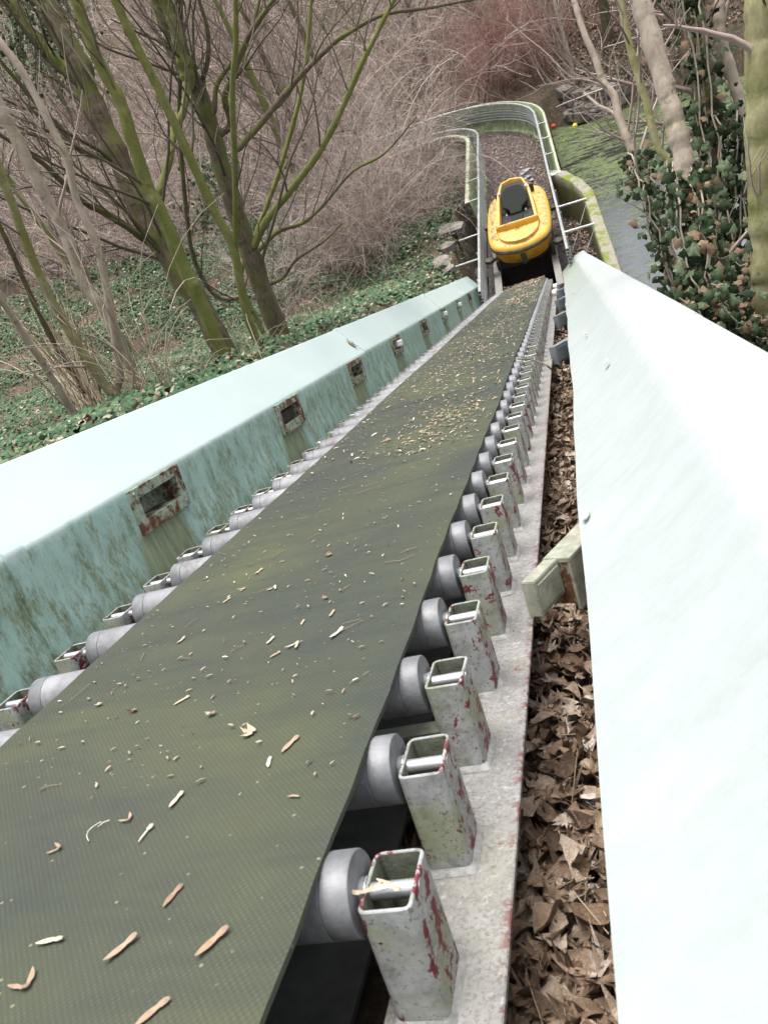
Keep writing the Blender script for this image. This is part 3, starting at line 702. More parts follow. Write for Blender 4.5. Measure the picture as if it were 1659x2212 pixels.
# dead leaves heaped in the gap beside the conveyor (ramp coordinates)
n = 15000; t = RNG.uniform(-.9, RT - .2, n) ** 1.0; t = np.where(RNG.random(n) < .45, RNG.uniform(-.9, 5, n), t)
x = RNG.uniform(-.44, .06, n); P = np.stack([x, t, -1.03 + RNG.uniform(-.03, .05, n) + .03 * vnoise(x, t, 3)], 1)
lo = litter('leaf_litter', 'brown dead leaves heaped in the gap between the conveyor frame and right wall', P, .074, .36, MT['litter'], local=RAMP); 
n = 4200; x = RNG.uniform(-1.75, -.46, n); t = RNG.uniform(-.8, RT - .2, n); P = np.stack([x, t, -1.11 + RNG.uniform(0, .03, n)], 1)
litter('leaf_litter', 'dead leaves lying in the dark beneath the belt and rollers', P, .085, .5, MT['litter'], local=RAMP)

q = 150; t = RNG.uniform(-.3, 9, q); x = RNG.uniform(-.28, -.12, q); a = RNG.uniform(0, 6.28, q); L0 = RNG.uniform(.04, .13, q); u = np.linspace(-.5, .5, 4)
Pk = np.stack([x[:, None] + L0[:, None] * u * np.cos(a)[:, None] * .5, t[:, None] + L0[:, None] * u * np.sin(a)[:, None], (-.985 + RNG.uniform(-.02, .02, q))[:, None] + L0[:, None] * u * .3], 2)
v, f = tubes(Pk, np.full((q, 4), .0013), 5); o = mesh_obj('stalk_litter', v, f, MT['stalk'], tint=np.repeat(RNG.uniform(0, .8, q), 20), smooth=True); o.matrix_world = RAMP; props(o, 'broken leaf stalks lying among the dead leaves in the gap', kind='stuff')
# ------------------------------------------------------------------ seeds and bits on the belt
def samara(L, curl_=.1, w=.44):
    """winged maple seed: thick nut and thin wing, length L"""
    n = 9; P = []; F = []
    for i in range(n + 1):
        t = i / n; wid = (.10 + (.22 * math.sin(math.pi * min(1, t * 2.6)) if t < .3 else 0) * .6) if t < .3 else w * .5 * math.sin(math.pi * (.18 + .78 * (t - .3) / .7)) + .02
        thick = .09 * math.exp(-((t - .12) / .11) ** 2) + .008; cx = .06 * math.sin(t * 3)
        for s, z in ((-1, 0), (0, thick), (1, 0), (0, -.004)): P.append(((cx + s * wid * .5) * L, (t - .5) * L, (z + curl_ * (t - .5) ** 2 + .02) * L))
    for i in range(n):
        for j in range(4):
            a = i * 4 + j; b = i * 4 + (j + 1) % 4; F.append((a, b, b + 4, a + 4))
    F += [(3, 2, 1, 0), (n * 4, n * 4 + 1, n * 4 + 2, n * 4 + 3)]; return P, F
SD = [  # px, py, length, angle, tint, shape, label
    (108, 2037, .034, 12, .80, 's', 'cream straight winged seed lying alone near the bottom left corner of the belt'),
    (263, 2053, .040, 40, .50, 's', 'tan winged seed slanting between a cream one and a long brown one at the bottom'),
    (460, 2040, .042, 43, .42, 's', 'long brown winged seed with a pale head close to the belt edge at the bottom'),
    (330, 2192, .038, 40, .45, 's', 'tan winged seed cut by the bottom border of the photo'),
    (55, 2140, .036, -75, .45, 'v', 'brown forked winged seed at the lower left corner of the belt'),
    (375, 1938, .034, 50, .30, 's', 'dark brown broken seed wing beside a tiny white chip'),
    (130, 1836, .026, 0, .40, 'v', 'pair of brown seed halves touching, on the left part of the belt'),
    (278, 1775, .024, -45, .48, 'v', 'notched orange brown seed scrap above the cream splinter'),
    (382, 1730, .034, 50, .78, 's', 'pale cream round ended seed wing in the lower middle of the belt'),
    (316, 1803, .034, 52, .85, 'n', 'thin cream pointed splinter below the notched seed scrap'),
    (208, 1800, .040, 60, 1.0, 'w', 'white curled forked tendril on the lower belt'),
    (540, 1586, .034, 0, .72, 'l', 'pale ragged scrap of leaf in the middle of the belt'),
    (628, 1610, .040, 45, .50, 's', 'orange tan winged seed with a long tail right of the ragged leaf scrap'),
    (583, 1648, .026, 78, 1.0, 's', 'bright white narrow seed wing below the ragged leaf scrap'),
    (634, 1722, .018, 0, .45, 's', 'short brown seed lying alone near the right edge of the belt'),
    (458, 1543, .024, 60, .82, 'l', 'small cream chip of seed left of the ragged leaf scrap'),
    (290, 1537, .024, 45, .35, 'l', 'squarish pink brown leaf chip on the left half of the belt'),
    (393, 1515, .032, 30, .72, 's', 'cream hooked seed wing a third of the way up the belt'),
    (216, 1523, .020, 60, .8, 'l', 'cream oval chip left of the pink brown leaf chip'),
    (392, 1385, .030, 40, .68, 's', 'light seed wing lying by itself on the left of the middle belt'),
    (645, 1390, .036, 35, .75, 'v', 'two cream seed wings joined at the middle of the belt'),
    (655, 1345, .024, 60, .62, 's', 'small tan seed just above the joined cream wings'),
    (585, 1385, .030, 45, .78, 's', 'cream seed wing directly left of the joined wings'),
    (718, 1327, .030, 55, .50, 's', 'brown seed wing near the right edge halfway up the belt'),
    (728, 1370, .040, 38, .88, 's', 'long white seed wing near the right edge, over a brown stalk'),
    (596, 1268, .034, 40, .80, 'v', 'cream forked seed cluster in the middle distance of the belt'),
    (530, 1272, .028, 20, .62, 'v', 'tan seed pair left of the cream forked cluster'),
    (490, 1298, .028, 35, .66, 's', 'tan slim seed at the left, lower than the seed pair'),
    (712, 1200, .026, 0, .40, 'l', 'rounded brown leaf chip beyond the middle of the belt'),
    (560, 1235, .034, 38, .66, 's', 'long tan seed wing on the left middle of the belt'),
    (705, 1292, .020, 20, .45, 'l', 'small brown chip above the brown seed wing at right'),
    (595, 1415, .024, 30, .60, 's', 'tan seed wing below the joined cream wings'),
]
fr_tmp = ray
for (u, v, L, ang, tn, kind, lab) in SD:
    x_, t_ = on_ramp(u, v, .600); x2_, t2_ = on_ramp(u + 20 * math.cos(R_(ang)), v - 20 * math.sin(R_(ang)), .600); yaw = math.atan2(t2_ - t_, x2_ - x_) + math.pi / 2; mb = MB(); L *= 1.08
    if kind == 's': mb.add(*samara(L, random.uniform(-.1, .35)))
    elif kind == 'n': mb.add(*samara(L, .1, .16))
    elif kind == 'v':
        for a_, s_ in ((-28, 1), (35, .85)):
            P_, F_ = samara(L * .8 * s_, .3); M_ = Matrix.Rotation(R_(a_), 4, 'Z') @ Matrix.Translation((0, L * .35, .0005)); mb.add([M_ @ Vector(p) for p in P_], F_)
    elif kind == 'w':
        q = np.linspace(0, 1, 9); mb.tube(np.stack([.25 * L * np.sin(q * 3.), (q - .5) * L, .002 + .01 * q * (1 - q)], 1), .0007, 5)
        mb.tube([(0, -.2 * L, .002), (-.12 * L, -.38 * L, .003), (-.3 * L, -.5 * L, .001)], .0009, 5)
    else:
        P_ = curl(maple()[0], .8, .9, .8) * L * 1.1; P_ += RNG.normal(0, .05, P_.shape) * L; P_[:, 2] = np.abs(P_[:, 2]) + .001; mb.add(P_, maple()[1])
    o = mb.build('winged_seed' if kind in 'svn' else ('tendril' if kind == 'w' else 'leaf_scrap'), MT['seed'], None, smooth=True)
    at = o.data.attributes.new('tint', 'FLOAT', 'POINT'); at.data.foreach_set('value', np.full(len(o.data.vertices), tn, np.float32))
    o.matrix_world = RAMP @ Matrix.Translation((x_, t_, -.5990)) @ Matrix.Rotation(yaw, 4, 'Z')
    props(o, lab, 'seed' if kind in 'svn' else ('tendril' if kind == 'w' else 'leaf'), 'seeds and scraps lying on the belt')
# the yellow seed balanced across the first post
mb = MB()
for a_, dx in ((-70, -.012), (58, .016)):
    P_, F_ = samara(.040, .4, .36); M_ = Matrix.Translation((dx, 0, .002)) @ Matrix.Rotation(R_(a_), 4, 'Z'); mb.add([M_ @ Vector(p) for p in P_], F_)
o = mb.build('winged_seed', MT['seed'], None, smooth=True); at = o.data.attributes.new('tint', 'FLOAT', 'POINT'); at.data.foreach_set('value', np.full(len(o.data.vertices), .72, np.float32))
x_, t_ = on_ramp(815, 1925, .645); o.matrix_world = RAMP @ Matrix.Translation((x_, t_, -.6440)); props(o, 'yellow double winged seed lying across the open top of the nearest post', 'seed')
# masses of small litter on the belt
fl = np.array([(-.5, -.12, 0), (.0, -.16, .08), (.5, -.03, .0), (.45, .1, .02), (0, .15, .1), (-.5, .06, .03)]); ff_ = [(0, 1, 4), (0, 4, 5), (1, 2, 3), (1, 3, 4)]
def bits(n, tc, ts_, xc, xs, sz):
    t = RNG.normal(tc, ts_, n); x = RNG.normal(xc, xs, n); return x, t, np.full(n, sz) * RNG.uniform(.5, 1.3, n)
L_ = [(RNG.uniform(-1.22, -.45, 900), RNG.uniform(.9, 6, 900), .013 * RNG.uniform(.25, 1.2, 900)),
      (RNG.uniform(-1.22, -.45, 1500), RNG.uniform(3.0, 16.4, 1500), .026 * RNG.uniform(.5, 1.3, 1500)),
      bits(330, 3.55, .28, -.66, .10, .022), bits(260, 9.9, 1.1, -.70, .14, .03), bits(330, 12.0, .7, -.74, .12, .036), bits(1500, 15.9, .7, -.75, .22, .036), bits(260, 5.6, .7, -.85, .15, .024), bits(280, 7.3, .8, -.75, .17, .026)]
x = np.concatenate([a[0] for a in L_]); t = np.concatenate([a[1] for a in L_]); sc = np.concatenate([a[2] for a in L_])
q = (x > -1.24) & (x < -.44) & (t < RT + .02); x, t, sc = x[q], t[q], sc[q]
P = np.stack([x, t, -.5985 + RNG.uniform(0, .004, len(x)) + np.where(t > 15, RNG.uniform(0, .05, len(x)), 0)], 1)
v, f = scatter(fl, ff_, P, rots(len(x), .25), sc); tn = np.repeat(np.clip(RNG.normal(.55, .22, len(x)), 0, 1), len(fl))
o = mesh_obj('seed_litter', v, f, MT['seed'], tint=tn); o.matrix_world = RAMP; props(o, 'small tan seeds and wing scraps strewn over the belt, thickest down the slope', kind='stuff')
# thin stalks on the belt
Pm = []; 
for _ in range(120):
    x0 = RNG.uniform(-1.2, -.47); t0 = RNG.uniform(1.0, 9); a = RNG.uniform(0, 6.28); L0 = RNG.uniform(.02, .07); kk = RNG.normal(0, .25)
    s_ = np.linspace(0, 1, 5); Pm.append(np.stack([x0 + L0 * s_ * math.cos(a) + L0 * kk * s_ ** 2 * math.sin(a), t0 + L0 * s_ * math.sin(a) - L0 * kk * s_ ** 2 * math.cos(a), -.597 + .004 * s_ * (1 - s_)], 1))
v, f = tubes(np.array(Pm), np.full((120, 5), .0007), 4); o = mesh_obj('stalk_litter', v, f, MT['stalk'], tint=np.full(len(v), .3)); o.matrix_world = RAMP; props(o, 'fine broken stalks scattered on the belt', kind='stuff')
o = MB().add(curl(maple()[0], .3, .2, .2) * .16, maple()[1]).build('dead_leaf', MT['litter'], smooth=True); at = o.data.attributes.new('tint', 'FLOAT', 'POINT'); at.data.foreach_set('value', np.full(len(o.data.vertices), .45, np.float32))
o.matrix_world = RAMP @ Matrix.Translation((-1.862, 6.80, -.303)) @ Matrix.Rotation(R_(52), 4, 'Y'); props(o, 'brown leaf stuck to the pale lip of the left wall beside a joint', 'leaf')
# a loose twig hanging over the posts
a = [on_ramp(1118, 775, .60), on_ramp(1150, 780, .62), on_ramp(1185, 795, .64), on_ramp(1203, 815, .80)]
mb = MB().tube(catmull([(p[0], p[1], -h) for p, h in zip(a, (.60, .61, .63, .80))], 12), .005, 6); o = mb.build('twig', MT['barkd']); o.matrix_world = RAMP; props(o, 'dark bent twig caught across the roller posts halfway down the ramp', 'twig')

# ------------------------------------------------------------------ the channel at the foot of the ramp
ARC = (-3.0, 23.2)
def cpath(s):                       # s = metres along from y = 14 ; returns centre and outward (right-hand) direction
    if s < 9.2: return np.array([-.80 + .011 * s, 14 + s]), np.array([1., 0.])
    s2 = s - 9.2; Rm = 2.30
    if s2 < Rm * math.pi / 2: a = s2 / Rm; return np.array([ARC[0] + Rm * math.cos(a), ARC[1] + Rm * math.sin(a)]), np.array([math.cos(a), math.sin(a)])
    return np.array([ARC[0] - (s2 - Rm * math.pi / 2), ARC[1] + Rm]), np.array([0., 1.])
def cp(s, q, z):
    p, d = cpath(s); return (p[0] + d[0] * q, p[1] + d[1] * q, z + O[2])
def hw(s): return .86 - .009 * min(s, 9.2)
SMAX = 19.
# floor and sludge
ss = np.arange(1.2, SMAX, .10); qs = np.linspace(-1, 1, 19)
Gf = [[cp(s, q * (hw(s) + .02), -7.80 + .025 * float(vnoise(s * 3, q * 3, 1.)) + .02 * float(vnoise(s * 9, q * 9, 1., 2)) - (0.9 if (s < 2.6 and -.5 < q * hw(s) < .50) else 0)) for q in qs] for s in ss]
o = MB().grid(Gf, True).build('channel_floor', MT['sludge'], smooth=True); props(o, 'channel floor covered in dark wet leaf sludge', kind='structure')
n = 9000; s = RNG.uniform(2.8, SMAX - .5, n); q = RNG.uniform(-1, 1, n); P = np.array([cp(a, b * hw(a), -7.785 + random.uniform(0, .03)) for a, b in zip(s, q)])
v, f = scatter(fl * 1.3, ff_, P, rots(n, .5), .05 * RNG.uniform(.4, 1.3, n)); tn = np.repeat(np.clip(RNG.normal(.30, .22, n), 0, 1), len(fl))
o = mesh_obj('leaf_sludge', v, f, MT['litter'], tint=tn); props(o, 'rotting leaves lying in the drained channel behind the boat', kind='stuff')
for (u, v_) in ((1380/1.2056, 437/1.2056 * 0 + 372), (1132, 366), (1146, 382), (1120, 378), (1140, 395)):
    pass
PL_ = ['widest bright puddle on the sludge behind the headrest', 'second bright puddle, just left of centre behind the headrest', 'bright puddle nearest the right guard rail', 'small bright puddle lowest beside the boat stern', 'narrow puddle between the two lowest ones', 'tiny puddle farthest to the right', 'tiny puddle farthest from the boat']
g = G('puddle_sky_pale', .03, spec=.9); g.col((.34, .36, .38)); MT['puddle'] = g.m  # pale base colour stands in for sky mirrored in the puddles
for i, (u, v_, a_, b_) in enumerate(((1136, 372, .15, .07), (1128, 380, .10, .05), (1142, 385, .12, .04), (1148, 393, .08, .04), (1133, 391, .10, .03), (1152, 368, .07, .03), (1126, 366, .06, .03))):
    c = on_z(u, v_ - 6, -7.765); V = []; a_ *= .7; b_ *= .7
    for k in range(14):
        th = k / 14 * 6.283; r_ = 1 + .25 * math.sin(3 * th + i) + .15 * math.sin(5 * th + 2 * i); V.append((c[0] + a_ * r_ * math.cos(th) * 1.0, c[1] + b_ * 2.2 * r_ * math.sin(th), c[2]))
    o = MB().add(V, [tuple(range(14))]).build('puddle', MT['puddle']); props(o, PL_[i], 'puddle', 'puddles in the channel')
# pit below the boat
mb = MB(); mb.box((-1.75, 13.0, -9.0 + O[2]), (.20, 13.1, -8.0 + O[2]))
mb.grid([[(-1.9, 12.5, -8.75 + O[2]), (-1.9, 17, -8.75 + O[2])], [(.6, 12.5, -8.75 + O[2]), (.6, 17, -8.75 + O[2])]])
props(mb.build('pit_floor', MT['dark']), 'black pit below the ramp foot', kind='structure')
# two beams the boat stands on
for x0, x1, lab in ((-1.455, -1.31, 'flat grey beam on the left under the yellow boat'), (-.265, -.13, 'flat grey beam on the right under the yellow boat')):
    o = MB().box((0, 0, -.12), (x1 - x0, 3.1, 0), bev=.004).build('support_beam', MT['beam']); o.location = (x0, 14.45, -7.50 + O[2]); props(o, lab, 'beam', 'beams carrying the boat')
# guard rails: stacked tubes on both sides of the channel
def guard(side, s0, s1, label, nt_=7, zt=-7.0, dz=.072, r=.026):
    p0 = cp(s0, side * hw(s0), -7.5); root = empty('guard_rail', label, 'guard rail', p0)
    sv = np.concatenate([np.arange(s0, min(9.2, s1), .6), np.arange(9.2, min(s1, 12.9), .18), np.arange(12.9, s1, .8)]) if s1 > 9.2 else np.arange(s0, s1 + .01, .6)
    for k in range(nt_):
        pts = [np.array(cp(s, side * (hw(s) + .004 * math.sin(k * 2 + s)), zt - dz * k - .008 * math.sin(s * 1.3 + k))) - np.array(p0) for s in sv]
        mb = MB().tube(pts, r * (1.15 if k == 0 else .9), 8); mb.build('rail_tube', MT['rail'], root, smooth=True)
    s = s0 + .55
    while s < s1:
        a = np.array(cp(s, side * (hw(s) + .045), zt + .0)) - np.array(p0); b = a.copy(); b[2] = -7.95 - p0[2] + O[2]
        MB().cyl(a, b, .018, n=8).build('rail_post', MT['rail'], root, smooth=True); s += 1.2
    return root, p0
gl, gl0 = guard(-1, .25, SMAX - 1.5, 'guard rail of stacked grey tubes curving along the left side of the channel', 8, -7.0)
gr, gr0 = guard(1, .9, SMAX - 1.5, 'guard rail of stacked tubes on the pond side, swinging round the bend', 7, -7.0)
def bar(root, p0, a, b, r=.016):
    MB().cyl(np.array(a) - np.array(p0), np.array(b) - np.array(p0), r, n=8).build('tie_bar', MT['rail'], root, smooth=True)
for y_, xe in ((22.43, .28), (21.26, .30), (20.12, .28), (18.81, .28), (16.93, .66), (15.66, .66)):
    bar(gr, gr0, (.075, y_, -7.0 + O[2]), (xe, y_ - .06, -6.99 + O[2]), .018 if y_ > 17.5 else .026)
for y_, xe in ((21.41, -1.75), (20.14, -1.83), (18.85, -1.88), (16.9, -2.05), (15.7, -2.12)):
    bar(gl, gl0, (cp(y_ - 14, -hw(y_ - 14), 0)[0], y_, -7.0 + O[2]), (xe, y_ + .02, -7.02 + O[2]), .018)
for y_, ye in ((16.93, 16.2), (15.66, 15.1)):
    bar(gr, gr0, (.66, y_ - .06, -7.05 + O[2]), (.12, ye, -7.75 + O[2]), .007)
# outer trough: lichened lip and green sides, left from y = 18.9, right from y = 18.7, both round the bend
def trough(side, s0, label, w=.24, lipw=.10):
    p0 = cp(s0, side * 1.0, -7.6); root = empty('channel_trough', label, 'trough', p0)
    sv = np.concatenate([np.arange(s0, 9.2, .4), np.arange(9.2, 12.9, .16), np.arange(12.9, SMAX, .6)])
    i0 = hw(0) + .02
    prof = [(w + lipw, -7.16), (w + lipw, -7.06), (w + lipw - .02, -7.04), (w, -7.04), (w - .02, -7.07), (w - .05, -7.3), (w - .09, -7.55), (w * .35, -7.72), (.03, -7.80), (-.03, -7.84)]
    A = [[np.array(cp(s, side * (hw(s) + q), z + .006 * math.sin(s * 4))) - np.array(p0) for q, z in prof[3:]] for s in sv]
    mb = MB().grid(A, side > 0); B_ = [[p + np.array([0, 0, -.012]) for p in r] for r in A]; mb.grid(B_, side < 0); mb.grid([A[0], B_[0]])
    mb.build('trough_side', MT['trough'], root, smooth=True)
    A = [[np.array(cp(s, side * (hw(s) + q), z + .006 * math.sin(s * 4))) - np.array(p0) for q, z in prof[:4]] for s in sv]
    mb = MB().grid(A, side > 0); B_ = [[p + np.array([0, 0, -.02]) for p in r] for r in A]; mb.grid(B_, side < 0); mb.grid([A[0], B_[0]])
    mb.build('trough_lip', MT['lip'], root, smooth=True); return root
trough(-1, 4.9, 'pale green lipped trough side on the left, ending beside the rocks behind the boat', .25, .10)
trough(1, 4.75, 'algae green outer trough side along the pond, bending left', .20, .06)
o = MB().box((0, 0, 0), (.22, .08, .03), bev=.004).build('white_plank', MT['white']); o.location = (.12, 18.72, -7.02 + O[2]); o.rotation_euler = (0, 0, R_(12)); props(o, 'short white plank lying on the end of the mossy concrete wall', 'plank')
# concrete wall
pts = np.array([(.10, 18.95), (.30, 18.75), (.55, 18.1), (.72, 17.3), (.735, 16.5), (.74, 15.4), (.74, 14.3), (.74, 12.5), (.74, 10.5)]); C = catmull(np.c_[pts, np.zeros(len(pts))], 60)[:, :2]
d = np.gradient(C, axis=0); d /= np.linalg.norm(d, axis=1)[:, None]; nr = np.stack([d[:, 1], -d[:, 0]], 1)
A = []
for i, (c, n_) in enumerate(zip(C, nr)):
    wv = .012 * math.sin(i * .9) + .008 * math.sin(i * 2.3)
    A.append([(c[0] + n_[0] * a, c[1] + n_[1] * a, z + wv * (1 if z > -7.1 else 0) + O[2]) for a, z in ((.13, -8.3), (.125, -7.4), (.12, -7.08), (.115, -7.03), (.10, -7.005), (.0, -7.0), (-.10, -7.005), (-.115, -7.03), (-.12, -7.08), (-.13, -7.4), (-.15, -8.3))])
mb = MB().grid(A); mb.F.append(tuple(range(11))); o = mb.build('concrete_wall', MT['conc'], smooth=True, base=(.74, 15, -8.2 + O[2]))
o.location = (.74, 15, 0); o2 = o; props(o, 'thick mossy concrete wall curving between the channel and the pond', 'wall')
# litter floor between rail and concrete wall
fl2 = MB().grid([[(-.1 + .05 * i, y_, -7.98 + O[2] + .03 * math.sin(7 * i + 3 * y_)) for i in range(18)] for y_ in np.arange(10, 18.9, .15)], False).build('gutter_floor', MT['sludge'], smooth=True)
props(fl2, 'strip of dark rotting leaves between the right guard rail and concrete wall', kind='structure')
n = 1500; x = RNG.uniform(.1, .62, n); y = RNG.uniform(12, 18.4, n); P = np.stack([x, y, np.full(n, -7.96 + O[2]) + RNG.uniform(0, .04, n)], 1)
o = litter('leaf_litter', 'dead leaves lying beside the mossy concrete wall', P, .09, .6, MT['litter'])

# ------------------------------------------------------------------ the yellow boat
def boat():
    c0 = np.array([-.765, 15.40, -7.50 + O[2]])
    root = empty('ride_boat', 'yellow one seat flume ride boat with leaves on its deck, stranded at the ramp foot', 'boat', tuple(c0))
    root.rotation_euler = (R_(1.5), 0, R_(-1.5))
    # outline: distance from the bow and half width
    oy = [0, .03, .10, .22, .40, .65, 1.0, 1.5, 2.0, 2.3, 2.50, 2.66, 2.74, 2.76]
    ow = [0, .17, .34, .49, .590, .635, .655, .655, .635, .60, .54, .43, .28, 0]
    def ring(sc, z, inset=0., y0=1.38, shrink=None, bowz=0.):
        L = []
        pts = [(w_, y_) for y_, w_ in zip(oy, ow)]
        full = pts + [(-w_, y_) for w_, y_ in reversed(pts[1:-1])]
        C_ = catmull(np.array([(a, b, 0) for a, b in full + [full[0]]]), 73)[:-1]
        for p in C_:
            x_, y_ = p[0], p[1] - y0
            k = 1 - inset / max(.2, math.hypot(x_, y_) if abs(y_) > .9 else abs(x_) + .4)
            L.append((x_ * sc * k, y_ * sc * k + y0, z + bowz * max(0, (-(y_) - .3)) ** 1.5))
        return L
    rings = [ring(.66, .10), ring(.74, .115), ring(.84, .19), ring(.92, .33), ring(.985, .50)]
    for s in (-1, 1): MB().box((s * .56 - .04, .5, 0), (s * .56 + .04, 2.4, .2), bev=.01).build('skid', MT['rubber'], root)
    mb = MB(); mb.grid([r + [r[0]] for r in rings], True); mb.F.append(tuple(range(0, 73)))
    mb.build('hull', MT['boat'], root, smooth=True)
    q0, q1 = ring(.86, .22), ring(.965, .45)                            # pressed panels round the bow
    def hullp(f, i): return np.array(q0[i % 72]) * (1 - f) + np.array(q1[i % 72]) * f
    for idx in ([-11, -9, -7, -5, -3], [3, 5, 7, 9, 11]):
        P = []
        for n_, i in enumerate(idx):
            lo_, hi_ = (.25, .88) if n_ in (0, 4) else (.05, .97)
            row = []
            for f in np.linspace(lo_, hi_, 5):
                p = hullp(f, i); c = np.array([0, 1.38, p[2]]); d_ = (p - c) / np.linalg.norm(p - c); row.append(tuple(p + d_ * .014))
            P.append(row)
        MB().grid(P).build('bow_panel', MT['panel'], root, smooth=True)
    MB().box((-.05, .045, .22), (.05, .17, .49), bev=.012).build('bow_strap', MT['rubber'], root)
    st = MB(); st.grid([r + [r[0]] for r in (ring(.985, .495), ring(1.012, .505), ring(1.016, .54), ring(1.004, .565), ring(.99, .568))], True); st.build('rub_strip', MT['rubber'], root, smooth=True)
    dk = [ring(.995, .562), ring(.990, .600), ring(.965, .635), ring(.93, .650), ring(.88, .668), ring(.84, .672), ring(.56, .690), ring(.30, .690)]
    MB().grid([r + [r[0]] for r in dk], True).build('deck', MT['boat'], root, smooth=True)
    # cockpit tub rim: hoop from the front beam up and back round the head rest
    hoop = [(-.385, .70, .79), (-.372, .95, .82), (-.345, 1.45, .90), (-.31, 1.85, .99), (-.215, 2.14, 1.08), (0, 2.20, 1.10), (.215, 2.14, 1.08), (.31, 1.85, .99), (.345, 1.45, .90), (.372, .95, .82), (.385, .70, .79)]
    H = []; 
    for i in range(len(hoop) - 1):
        for u in (0, .5): H.append(tuple(np.array(hoop[i]) * (1 - u) + np.array(hoop[i + 1]) * u))
    H.append(hoop[-1]); 
    outer = []; inner_ = []; cen = np.array([0, 1.3, 0])
    A = []
    for p in H:
        p = np.array(p); d_ = p - np.array([0, min(max(p[1], .7), 1.7), p[2]]); d_ = d_ / (np.linalg.norm(d_) + 1e-6)
        A.append([tuple(p + d_ * a + np.array([0, 0, b])) for a, b in ((.075, -.36 if p[1] < 3 else -.2), (.035, -.10), (.030, -.012), (.022, 0), (-.022, 0), (-.030, -.012), (-.03, -.35))])
    A = [[(q[0], q[1], max(q[2], .60)) for q in r] for r in A]
    MB().grid(A, True).build('cockpit_hoop', MT['boat'], root, smooth=True)
    MB().box((-.43, .655, .655), (.43, .725, .838), bev=.014).build('front_beam', MT['boat'], root, smooth=False)
    # bow scoop: raised tray tapering to the bow
    sc_ = []; N_ = 17
    edge = []
    for i in range(N_):
        a = math.pi * i / (N_ - 1); xx = -.415 * math.cos(a); yy = .66 - .56 * math.sin(a) ** .8; edge.append((xx, yy))
    rows = []
    for k, (f_, z_) in enumerate(((1.0, .60), (1.0, .745), (.975, .752), (.95, .735), (.70, .728), (.40, .725), (.02, .722))):
        rows.append([(x_ * f_, .66 - (.66 - y_) * f_, z_ - (.05 * (.66 - y_) if k else 0)) for x_, y_ in edge])
    MB().grid(rows).build('bow_scoop', MT['boat'], root, smooth=True)
    # inside
    mb = MB(); P0 = [(-.36, .72), (-.33, 1.6), (-.20, 2.10), (.20, 2.10), (.33, 1.6), (.36, .72)]
    mb.add([(a, b, .704) for a, b in P0], [tuple(range(6))]); mb.build('cockpit_floor', MT['inner'], root)
    mb = MB(); P1 = [(-.33, 1.45, .72), (-.29, 1.88, .92), (-.20, 2.10, 1.04), (.20, 2.10, 1.04), (.29, 1.88, .92), (.33, 1.45, .72)]; mb.add(P1, [tuple(range(6))]); mb.build('cockpit_back', MT['inner'], root)
    # seat: octagonal padded back leaning back, and a narrow cushion
    def pad(outl, M_, th):
        mb = MB(); k = len(outl); R0 = [(x_, y_, 0) for x_, y_ in outl]; R1 = [(x_, y_, th * .7) for x_, y_ in outl]; R2 = [(x_ * .93, .0 + (y_ - .3) * .95 + .3, th) for x_, y_ in outl]
        V = R0 + R1 + R2; F = [(j * k + i, j * k + (i + 1) % k, (j + 1) * k + (i + 1) % k, (j + 1) * k + i) for j in range(2) for i in range(k)] + [tuple(range(2 * k, 3 * k))]
        mb.add([M_ @ Vector(v) for v in V], F); return mb
    out8 = [(-.10, 0), (.10, 0), (.14, .14), (.255, .24), (.265, .50), (.19, .70), (.13, .76), (-.13, .76), (-.19, .70), (-.265, .50), (-.255, .24), (-.14, .14)]
    pad(out8, Matrix.Translation((0, 1.22, .74)) @ Matrix.Rotation(R_(22), 4, 'X'), .05).build('seat_back', MT['seat'], root)
    pad([(-.12, 0), (.12, 0), (.13, .40), (-.13, .40)], Matrix.Translation((0, .84, .712)), .04).build('seat_cushion', MT['seat'], root)
    for s in (-1, 1):
        MB().cyl((s * .20, 1.20, .76), (s * .20, 1.24, .79), .022, n=10).build('knob', MT['ring'], root, smooth=True)
        MB().box((s * .285 - .03, 1.78, 1.0), (s * .285 + .03, 1.82, 1.03)).build('seat_clip', MT['white'], root)
    MB().cyl((-.14, .80, .755), (.14, .83, .765), .015, n=10).build('grab_bar', MT['bright'], root, smooth=True)
    # rubber bumper wheels at the corners
    for sx, yy in ((1, .42), (-1, .45), (1, 2.0), (-1, 2.0)):
        w_ = MB().lathe([(-.04, .03), (-.04, .085), (-.03, .10), (.03, .10), (.04, .085), (.04, .03)], (0, 0, 0), 22).build('guide_wheel', MT['rubber'], root, smooth=True)
        w_.rotation_euler = (0, R_(90), 0); w_.location = (sx * .70, yy, .30)
        MB().box((min(sx * .5, sx * .72), yy - .03, .28), (max(sx * .5, sx * .72), yy + .03, .32)).build('wheel_arm', MT['rubber'], root)
    MB().box((-.30, 2.62, .30), (.30, 2.80, .46), bev=.01).build('stern_bumper', MT['rubber'], root)
    for s in (-1, 1): MB().box((s * .36 - .05, 2.18, .70), (s * .36 + .05, 2.28, .86), bev=.01).build('rear_block', MT['rubber'], root)
    # leaves lying on the deck
    n = 620; x = RNG.uniform(.43, .57, n) * RNG.choice([-1, 1], n, p=[.72, .28]); y = RNG.uniform(.45, 2.4, n); P = np.stack([x, y, .672 + RNG.uniform(0, .012, n)], 1)
    v, f = scatter(fl * 1.3, ff_, P, rots(n, .4), .026 * RNG.uniform(.4, 1.3, n)); o = mesh_obj('boat_leaves', v, f, MT['litter'], tint=np.repeat(np.clip(RNG.normal(.3, .2, n), 0, 1), len(fl)))
    o.matrix_world = Matrix.Translation(tuple(c0)) @ root.rotation_euler.to_matrix().to_4x4(); props(o, 'brown leaf scraps littering the side decks of the yellow boat', kind='stuff')
boat()

